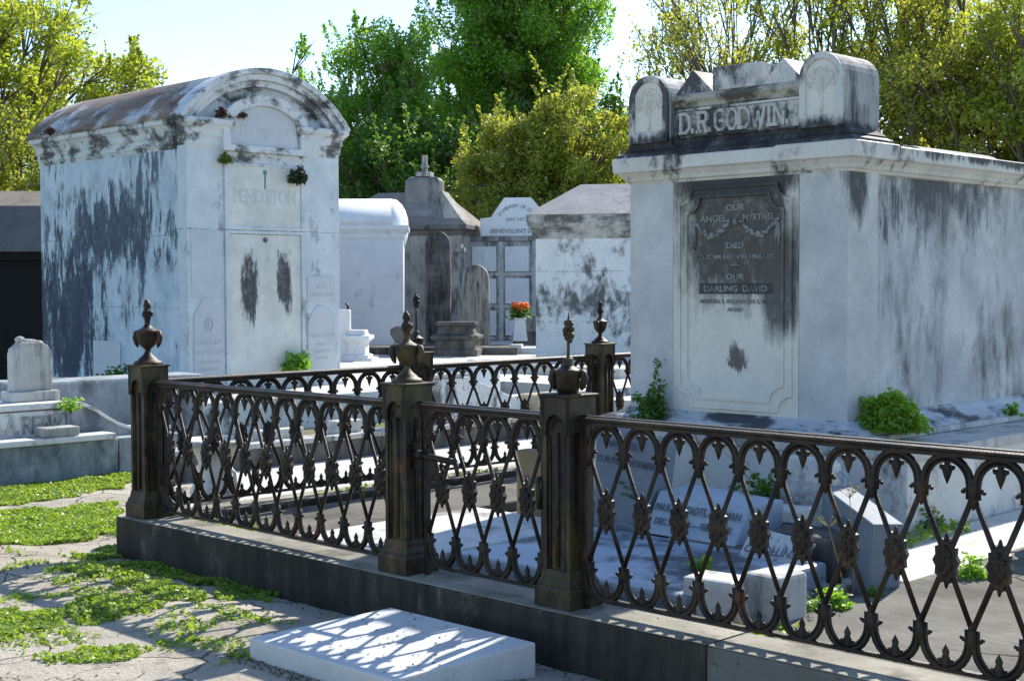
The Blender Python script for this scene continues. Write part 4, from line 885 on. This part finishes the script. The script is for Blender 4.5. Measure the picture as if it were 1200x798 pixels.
def garden_urn(u, v, z, sc, label):
    o = lot('garden_urn', u, v, z, label, 'urn'); o.scale = (1, 1, 1)
    pr = [(.15, 0), (.15, .05), (.10, .07), (.06, .10), (.06, .12), (.12, .15), (.165, .20), (.175, .25), (.15, .31), (.115, .36), (.12, .46), (.145, .53), (.20, .565), (.235, .585), (.24, .60), (.235, .62), (.20, .625), (.18, .60), (.12, .56), (.03, .55)]
    MB().lathe([(r_*sc, h*sc) for r_, h in pr], n=64, flute=16, fl=(.12*sc, .33*sc)).build('bowl', M_marbw, o)
    q = MB()
    for s_ in (-1, 1): q.tube([(s_*.17*sc, 0, .26*sc), (s_*.24*sc, 0, .30*sc), (s_*.235*sc, 0, .40*sc), (s_*.15*sc, 0, .44*sc)], .016*sc, 6)
    q.build('handle', M_marbw, o); return o
garden_urn(-.48, .80, -.05, .98, 'white fluted marble garden urn behind the left lattice panel')
garden_urn(4.42, 3.05, .12, .85, 'white garden urn cut by the right edge beside the plinth')

# ------------------------------------------------------------------ plants
def bush(name, loc, r, n, size, mat, label, cat='plant', flat_=1., group=None, stems=10, seed=1, irr=1.):
    g_ = np.random.default_rng(seed); d = g_.normal(size=(n, 3)); d /= np.linalg.norm(d, axis=1)[:, None]
    d[:, 2] = np.abs(d[:, 2])*1.0-.15
    lob = .96+irr*(.30*np.sin(d[:, 0]*5+seed)*np.cos(d[:, 1]*4+seed)+.22*np.sin(d[:, 2]*8+d[:, 0]*7+seed)+.16*np.sin(d[:, 1]*14+d[:, 2]*11))
    P = d*(r*lob*(g_.random(n)**.33))[:, None]*np.array([1, 1, flat_*1.15])
    P[:, 2] += r*.18*flat_
    o = thing(name, loc, 0, label, cat, group); leaf_mesh('foliage', P, size, mat, o, .6, .3, .5, g_)
    m = MB()
    for i in range(stems):
        k = g_.integers(n); q = P[k]; m.tube([(0, 0, -.02), (q[0]*.4, q[1]*.4, q[2]*.5), tuple(q)], [.006, .004, .002], 4)
    m.build('stem', M_stem, o, recalc=False); return o
def bpx(x, y, z, *a, **k):
    X, Y = at(x, y, z); return bush(a[0], (X, Y, z), *a[1:], **k)
w_ = W(3.20, 3.42); bush('leafy_bush', (w_[0], w_[1], .66), .235, 3800, .034, leafmat('bush_leaves', (.13, .27, .012), (.22, .38, .018), (.34, .50, .03), .6), 'round bright green bush growing from the corner ledge of the big marble tomb', flat_=1.0, seed=2, irr=.35)
w_ = W(1.56, 3.05); bush('climbing_weed', (w_[0], w_[1], .66), .13, 900, .035, L_weed, 'dark green weed climbing the left side of the stained tablet', flat_=1.5, seed=3)
x_ = bpy.data.objects['climbing_weed']; P = np.array([[.03+RNG.normal()*.02, .0+RNG.normal()*.01, .15+.28*i/120] for i in range(120)]); leaf_mesh('vine', P, .03, L_weed, x_)
w_ = W(3.2, 5.1); bush('small_weed', (w_[0], w_[1], .66), .07, 200, .03, L_grn, 'small green tuft on the ledge near the right edge', seed=4)
w_ = W(-7.10, 6.36); bush('leafy_weed', (w_[0], w_[1], .5), .20, 900, .06, L_grn, 'bright green plant at the foot of the marble door', flat_=1.1, seed=5)
w_ = W(-7.08, 6.42); b_ = bush('hanging_plant', (w_[0], w_[1], 2.93), .13, 700, .045, leafmat('dried_leaves', (.02, .035, .012), (.03, .05, .015), (.05, .06, .02), .2), 'dark dried plant hanging from the right corner of the name tablet', flat_=1.3, seed=6)
w_ = W(-7.12, 5.36); bush('wall_fern', (w_[0], w_[1], 3.14), .085, 260, .05, leafmat('fern', (.10, .16, .01), (.16, .2, .02), (.2, .22, .03)), 'yellow green fern growing at the left corner above the name tablet', flat_=1.2, seed=7)
w_ = W(-7.10, 5.30); bush('red_sprig', (w_[0], w_[1], 3.70), .09, 160, .05, L_red, 'reddish dry sprig on the cornice at the left foot of the pediment arch', seed=8)
w_ = W(-7.10, 5.62); bush('red_sprig', (w_[0], w_[1], 3.72), .06, 90, .04, L_red, 'smaller reddish sprig just inside the pediment arch', seed=9)
w_ = W(-10.4, 4.72); bush('red_sprig', (w_[0], w_[1], 3.70), .09, 130, .05, L_red, 'reddish sprig on the eave at the back end of the rusty vault', seed=10)
w_ = W(-8.3, 4.5); bush('dark_weed', (w_[0], w_[1], .3), .26, 700, .06, L_dkg, 'dark green weed beside the side plaque behind the corner post', seed=11)
for i, (x, y, z, r_, n, lab) in enumerate(((975, 712, .13, .085, 330, 'bright green weed beside the tilted granite gravestone'), (1078, 622, .1, .17, 700, 'tall green weed growing against the stained plinth corner'),
        (1140, 678, .12, .10, 300, 'low green weed at the edge of the right concrete cover'), (898, 600, .2, .20, 900, 'dark leafy plant between pillow marker and marble headstone'),
        (822, 668, .19, .06, 120, 'little green sprout behind the bright marble block'), (940, 722, .1, .06, 140, 'small green tuft left of the weed by the tilted gravestone'),
        (1198, 590, .12, .10, 240, 'green weed beside the urn at the right edge'), (513, 640, .1, .05, 90, 'tiny sprout at the edge of the ledger behind the gate'),
        (745, 582, .35, .16, 500, 'dark plant behind the blue-grey granite gravestone'), (1025, 700, .12, .05, 90, 'tiny tuft at the foot of the tilted gravestone'),
        (82, 482, .58, .10, 240, 'flowering green weed trailing over the top slab of the stepped wall'))):
    bpx(x, y, z, 'weed', r_, n, .03 if r_ < .15 else .036, L_dkg if 'dark' in lab else (L_weed if i % 2 else L_grn), lab, seed=20+i)
# dry umbel stalks
X, Y = at(1000, 700, .1); ud = thing('dry_stalk', (X, Y, .08), 0, 'thin dry umbel stalks in front of the tilted granite gravestone', 'plant')
q = MB(); rr = random.Random(4)
for (dx, h) in ((0, .50), (-.10, .36)):
    q.tube([(dx*.3, 0, 0), (dx*.7, 0, h*.5), (dx-.02, 0, h)], [.004, .003, .002], 4)
    for i in range(12):
        a_ = rr.uniform(0, 2*pi); ex = (dx-.02+.05*cos(a_), .05*sin(a_), h+.05+rr.uniform(-.02, .015)); q.tube([(dx-.02, 0, h), ex], .0012, 3); q.ellip(ex, (.007, .007, .005), 5, 3)
q.build('stalk', M_straw, ud, recalc=False)
X, Y = at(905, 600, .2); tw = thing('dead_twig', (X, Y, .1), 0, 'bare dead twig lying across the plinth behind the fence', 'twig'); MB().tube([(0, 0, .1), (-.12, 0, .28), (-.30, 0, .48)], [.004, .003, .002], 4).tube([(-.05, 0, .18), (-.2, 0, .24)], .002, 4).tube([(-.10, 0, .25), (-.16, 0, .42)], .002, 4).build('stem', M_bark, tw)

# clover patches on the path
def inpoly(P, poly):
    x, y = P[:, 0], P[:, 1]; ins = np.zeros(len(P), bool); n = len(poly); j = n-1
    for i in range(n):
        xi, yi = poly[i]; xj, yj = poly[j]
        c = ((yi > y) != (yj > y)) & (x < (xj-xi)*(y-yi)/(yj-yi+1e-12)+xi); ins ^= c; j = i
    return ins
def vnoise(P, s, seed):
    r_ = np.random.default_rng(seed); out = np.zeros(len(P))
    for k in range(10):
        a_ = r_.uniform(0, 2*pi); f = s*r_.uniform(.6, 2.2); out += np.sin((P[:, 0]*cos(a_)+P[:, 1]*sin(a_))*f+r_.uniform(0, 6.3))
    return out/sqrt(10)
patches = [([(-60, 573), (0, 571), (60, 564), (100, 560), (155, 551), (155, 568), (90, 582), (0, 594), (-60, 600)], 4200, .9),
           ([(-60, 606), (0, 600), (60, 598), (140, 590), (142, 628), (90, 636), (0, 647), (-60, 655)], 5200, 1.1),
           ([(80, 662), (135, 640), (165, 646), (260, 662), (340, 690), (310, 704), (240, 690), (180, 676), (120, 664)], 4600, .8),
           ([(50, 682), (120, 674), (190, 690), (245, 702), (240, 722), (180, 718), (120, 694)], 3600, .35),
           ([(-40, 736), (60, 733), (78, 752), (20, 770), (-40, 785)], 5200, .9), ([(66, 728), (130, 716), (185, 724), (165, 746), (108, 754)], 4200, .5),
           ([(40, 792), (100, 778), (170, 776), (170, 792), (60, 804)], 3600, .3), ([(250, 695), (330, 690), (335, 705), (260, 712)], 3200, .1),
           ([(185, 770), (235, 764), (235, 772), (190, 778)], 3000, .2), ([(340, 745), (300, 742), (260, 752), (270, 760)], 2600, .0),
           ([(0, 655), (150, 648), (220, 720), (330, 730), (300, 798), (0, 798)], 900, -1.0)]
allP = []
for k, (pp__, dens, th) in enumerate(patches):
    poly = [at(x, y, GZ) for x, y in pp__]; xs_ = [q[0] for q in poly]; ys_ = [q[1] for q in poly]
    x0, x1, y0, y1 = min(xs_), max(xs_), min(ys_), max(ys_); n = int((x1-x0)*(y1-y0)*dens*4.2)
    P = np.c_[RNG.uniform(x0-.06, x1+.06, n), RNG.uniform(y0-.1, y1+.1, n)]
    Pj = P+np.c_[vnoise(P, 16, 3), vnoise(P, 16, 4)]*.05
    ok = inpoly(Pj, poly) & (vnoise(P, 7, 10+k)+.6*vnoise(P, 24, 30) < th*.75-.15+RNG.random(n)*1.1); P = P[ok]
    h = path_z(P)-GZ+np.clip(.018+.014*vnoise(P, 9, 5), .004, .05)*(1 if th > 0 else .5); hz = path_z(P); allP.append(np.c_[P, hz+.004+(h-(hz-GZ))*RNG.random(len(P))])
P = np.concatenate(allP); q = np.dot(P[:, :2]-C0, np.c_[du, ev])
P = P[~((q[:, 0] > -.15) & (q[:, 1] > -.15))]
tag(leaf_mesh('clover', P, .020, L_clv, None, .75, .5, .8), 'low bright green clover growing in patches over the cracked path', 'clover', kind='stuff')
M_litter = leafmat('dry_litter', (.05, .035, .02), (.10, .075, .04), (.17, .14, .09), .1)
n_ = 9000; P = np.c_[RNG.uniform(-7, 1.5, n_), RNG.uniform(3.8, 13, n_)]; q = np.dot(P-C0, np.c_[du, ev])
P = P[(q[:, 1] < -.16) & (vnoise(P, 3, 77) > -.2)]; litt = [np.c_[P, path_z(P)+.004]]
P = np.c_[RNG.uniform(-.1, 6, 700), RNG.uniform(-.26, -.155, 700)]; Q = C0+P[:, :1]*du+P[:, 1:]*ev; litt.append(np.c_[Q, path_z(Q)+.006])
P = np.r_[np.c_[RNG.uniform(2.6, 3.8, 700), RNG.uniform(-1.24, -1.155, 700)], np.c_[RNG.uniform(2.64, 2.725, 500), RNG.uniform(-1.2, -.2, 500)]]; Q = C0+P[:, :1]*du+P[:, 1:]*ev; litt.append(np.c_[Q, path_z(Q)+.005])
P = np.c_[RNG.uniform(2.75, 3.66, 130), RNG.uniform(-1.13, -.37, 130)]; Q = C0+P[:, :1]*du+P[:, 1:]*ev; litt.append(np.c_[Q, np.full(len(Q), .093)])
P = np.c_[RNG.uniform(-.1, 6, 350), RNG.uniform(-.12, .12, 350)]; Q = C0+P[:, :1]*du+P[:, 1:]*ev; litt.append(np.c_[Q, np.full(len(Q), K+.003)])
P = np.c_[RNG.uniform(1.0, 4.4, 1500), RNG.uniform(.15, 2.6, 1500)]; Q = C0+P[:, :1]*du+P[:, 1:]*ev; litt.append(np.c_[Q, np.full(len(Q), .066)])
tag(leaf_mesh('leaf_litter', np.concatenate(litt), .011, M_litter, None, .6, 2.5, .8), 'tiny brown bits of leaf litter scattered over path and kerb', 'leaf litter', kind='stuff')
# greens inside the plot and beyond the back fence
allP = []
for (x0, x1, y0, y1, n, z) in ((-.9, -.25, 1.5, 5.4, 5200, -.03), (-.08, .12, 1.2, 4.2, 900, .14), (1.02, 1.3, .2, 2.6, 900, .06), (4.05, 4.5, .25, .6, 260, .1), (.1, 1.2, .14, .2, 260, .14)):
    P = np.c_[RNG.uniform(x0, x1, n), RNG.uniform(y0, y1, n)]; P = P[vnoise(P, 5, 41) > .1]
    Q = C0+P[:, :1]*du+P[:, 1:]*ev; allP.append(np.c_[Q, z+.05*RNG.random(len(Q))])
P = np.c_[RNG.uniform(3.62, 4.3, 900), RNG.uniform(2.6, 3.4, 900)]; P = P[(P[:, 0] < 3.8)]; Q = C0+P[:, :1]*du+P[:, 1:]*ev; allP.append(np.c_[Q, .11+.05*RNG.random(len(Q))])
tag(leaf_mesh('ground_cover', np.concatenate(allP), .032, L_clv, None, .8, .5, .5), 'sparse green weeds along the inner kerbs and the walk beyond the back fence', 'weeds', kind='stuff')
P = np.c_[RNG.uniform(-10, -4.2, 9000), RNG.uniform(12, 17.5, 9000)]; q = np.dot(P-C0, np.c_[du, ev]); P = P[(q[:, 0] < -4.4) & (q[:, 1] < 3.7)]
tag(leaf_mesh('grass', np.c_[P, GZ+.08*RNG.random(len(P))], .07, L_clv, None, .3, .1, .5), 'grass between the stepped plot wall and the limewashed tomb', 'grass', kind='stuff')

# ------------------------------------------------------------------ trees
def tree(name, x, y, zb, top, rx, rz, mat, label, clumps=60, per=420, size=.15, cr=(.6, 1.2), seed=1, group='trees behind the tombs', trunk_r=.22, spread=1., low=0., ry=None, gap=0., shoots=.6):
    g_ = np.random.default_rng(seed); o = thing(name, (x, y, zb), 0, label, 'tree', group)
    ry = ry or rx; cz = top-rz-zb; m = MB()
    hs = cz-rz*.75; tk = [(0, 0, -.3), (.1*g_.normal(), 0, hs*.5), (.2*g_.normal(), .1, max(hs, .4)), (.25*g_.normal(), .1, cz+rz*.25)]
    m.tube(tk, [trunk_r*1.3, trunk_r, trunk_r*.8, trunk_r*.25], 8)
    P = []
    C = []
    while len(C) < clumps:
        d = g_.normal(size=3); d /= np.linalg.norm(d); q = d*np.array([rx, ry, rz])*(g_.random()**.45)*(1+.12*np.sin(3*d[0]+seed)+.15*np.cos(5*d[2]+seed))
        q[2] += cz
        if q[2] < low: continue
        C.append(q)
    for c in C:
        r_ = g_.uniform(*cr); n = int(per*.72*(r_/np.mean(cr))**2*g_.uniform(.35, 1.3))
        d = g_.normal(size=(n, 3)); d /= np.linalg.norm(d, axis=1)[:, None]
        P.append(c+d*(r_*g_.random(n)**.45)[:, None]*np.array([1, 1, .78]))
        if g_.random() < shoots:
            for _k in range(3):
                L_ = g_.uniform(.5, 1.3)*r_; m_n = int(per*.10); tt = g_.random(m_n)**.8; b0 = c+g_.normal(size=3)*r_*.45; dr_ = np.array([g_.normal()*.35, g_.normal()*.35, 1.])
                P.append(b0+dr_*(tt*L_*1.5)[:, None]+g_.normal(size=(m_n, 3))*(.14*r_*(1.15-tt))[:, None])
                m.tube([tuple(b0), tuple(b0+dr_*L_*1.4)], [.018, .005], 3)
        t = g_.uniform(.1, .9); bs = np.array(tk[2])*(1-t)+np.array(tk[3])*t; bs[2] = min(bs[2], c[2]-.1) if c[2] > .8 else bs[2]
        mid = (bs+c)/2+g_.normal(size=3)*.25; mid[2] -= .15
        m.tube([tuple(bs), tuple(mid), tuple(c), tuple(c+np.array([g_.normal()*.5, g_.normal()*.5, r_*.7]))], [trunk_r*.26, trunk_r*.15, trunk_r*.07, .006], 5)
        for k in range(3):
            e_ = c+g_.normal(size=3)*r_*.6; m.tube([tuple(mid*.4+c*.6), tuple((c+e_)/2+g_.normal(size=3)*.08), tuple(e_)], [.03, .018, .006], 4)
    m.build('trunk', M_bark, o, recalc=False); leaf_mesh('crown', np.concatenate(P), size, mat, o, .6, .2, .5, g_); return o
def tpx(x, Y, *a, **k): return tree(a[0], (x-600)/F*Y, Y, 0, *a[1:], **k)
# left
tpx(-30, 38, 'oak_tree', 10.6, 3.7, 4.8, L_yel, 'yellow green oak rising over the left end of the rusty vault', clumps=150, per=700, size=.125, cr=(.4, .9), seed=11, low=1)
tpx(70, 41, 'oak_tree', 9.3, 2.0, 2.8, L_oak, 'thinner oak with dark limbs leaning right at the top left', clumps=46, per=260, size=.11, cr=(.3, .6), seed=12, low=2)
tpx(10, 33, 'shrub_tree', 5.4, 2.0, 2.4, L_gold, 'golden low tree behind the dark tomb at the left edge', clumps=80, per=560, size=.10, cr=(.3, .6), seed=13)
tpx(345, 46, 'maple_tree', 8.7, 1.9, 2.4, L_grn, 'small green tree peeking over the arched pediment', clumps=60, per=420, size=.12, cr=(.3, .6), seed=14)
tpx(462, 50, 'broad_tree', 10.0, 2.5, 4.8, L_grn, 'fresh green tree behind the smooth white tomb', clumps=230, per=560, size=.13, cr=(.4, .9), seed=15)
tpx(612, 54, 'broad_tree', 14.6, 3.4, 5.4, L_grn, 'tall bright green tree at the top centre', clumps=330, per=800, size=.13, cr=(.5, 1.0), seed=16)
tpx(500, 46, 'dark_tree', 7.8, 3.2, 4.0, L_dkg, 'dark shaded tree behind the crest block with the cross', clumps=130, per=600, size=.14, cr=(.5, .9), seed=17)
tpx(650, 41, 'golden_tree', 7.8, 2.15, 3.6, L_gold, 'golden green bushy tree above the slab roof right of centre', clumps=190, per=700, size=.10, cr=(.3, .65), seed=18)
tpx(570, 42, 'golden_tree', 6.6, 1.3, 3.2, L_oak, 'olive tinted bushy tree between the cross and the lettered gable', clumps=90, per=560, size=.10, cr=(.3, .6), seed=19)
tpx(715, 52, 'dark_tree', 7.6, 3.0, 3.8, L_dkg, 'dark green tree showing left of the big marble tomb crest', clumps=110, per=560, size=.14, cr=(.5, .9), seed=27)
# right
tpx(850, 39, 'oak_tree', 10.8, 3.0, 4.2, L_oak, 'thin-leaved spring oak with bare branches above the GODWIN crest', clumps=120, per=260, size=.10, cr=(.35, .8), seed=21, low=2, trunk_r=.15)
tpx(985, 37, 'oak_tree', 10.8, 2.8, 4.6, L_yel, 'denser yellow green oak right of the crest', clumps=120, per=400, size=.10, cr=(.35, .8), seed=22, low=1, trunk_r=.2)
tpx(1120, 36, 'oak_tree', 10.8, 3.0, 4.8, L_oak, 'large olive yellow oak near the upper right corner', clumps=140, per=420, size=.10, cr=(.35, .8), seed=23, low=1, trunk_r=.24)
tpx(1240, 34, 'oak_tree', 10.2, 2.6, 4.6, L_yel, 'yellow green oak cut by the right edge', clumps=130, per=480, size=.105, cr=(.35, .8), seed=24, low=1)
tpx(900, 46, 'shrub_tree', 7.4, 4.8, 3.6, L_yel, 'low yellow green thicket tree behind the big tomb', clumps=160, per=560, size=.12, cr=(.4, .9), seed=25)
tpx(1120, 44, 'dark_tree', 6.6, 4.6, 3.4, L_dkg, 'dark green tree low behind the right-hand oaks', clumps=110, per=480, size=.13, cr=(.5, .9), seed=26)
tpx(250, 55, 'far_tree', 7.2, 4.4, 3.4, L_grn, 'distant tree hidden mostly behind the blue tomb', clumps=60, per=300, size=.18, cr=(.6, 1.2), seed=28)
# distant wood
g_ = np.random.default_rng(99); P = []
for i in range(150):
    x = g_.uniform(-42, 48); c = np.array([x, g_.uniform(66, 72), g_.uniform(.5, 4.4+.8*sin(x*.35))]); n = 260; d = g_.normal(size=(n, 3)); d /= np.linalg.norm(d, axis=1)[:, None]; P.append(c+d*(1.5*g_.random(n)**.45)[:, None])
tag(leaf_mesh('far_woodland', np.concatenate(P), .34, L_dkg, None, .6, .2, .5, g_), 'dark line of distant woodland behind the cemetery', 'woodland', kind='stuff')
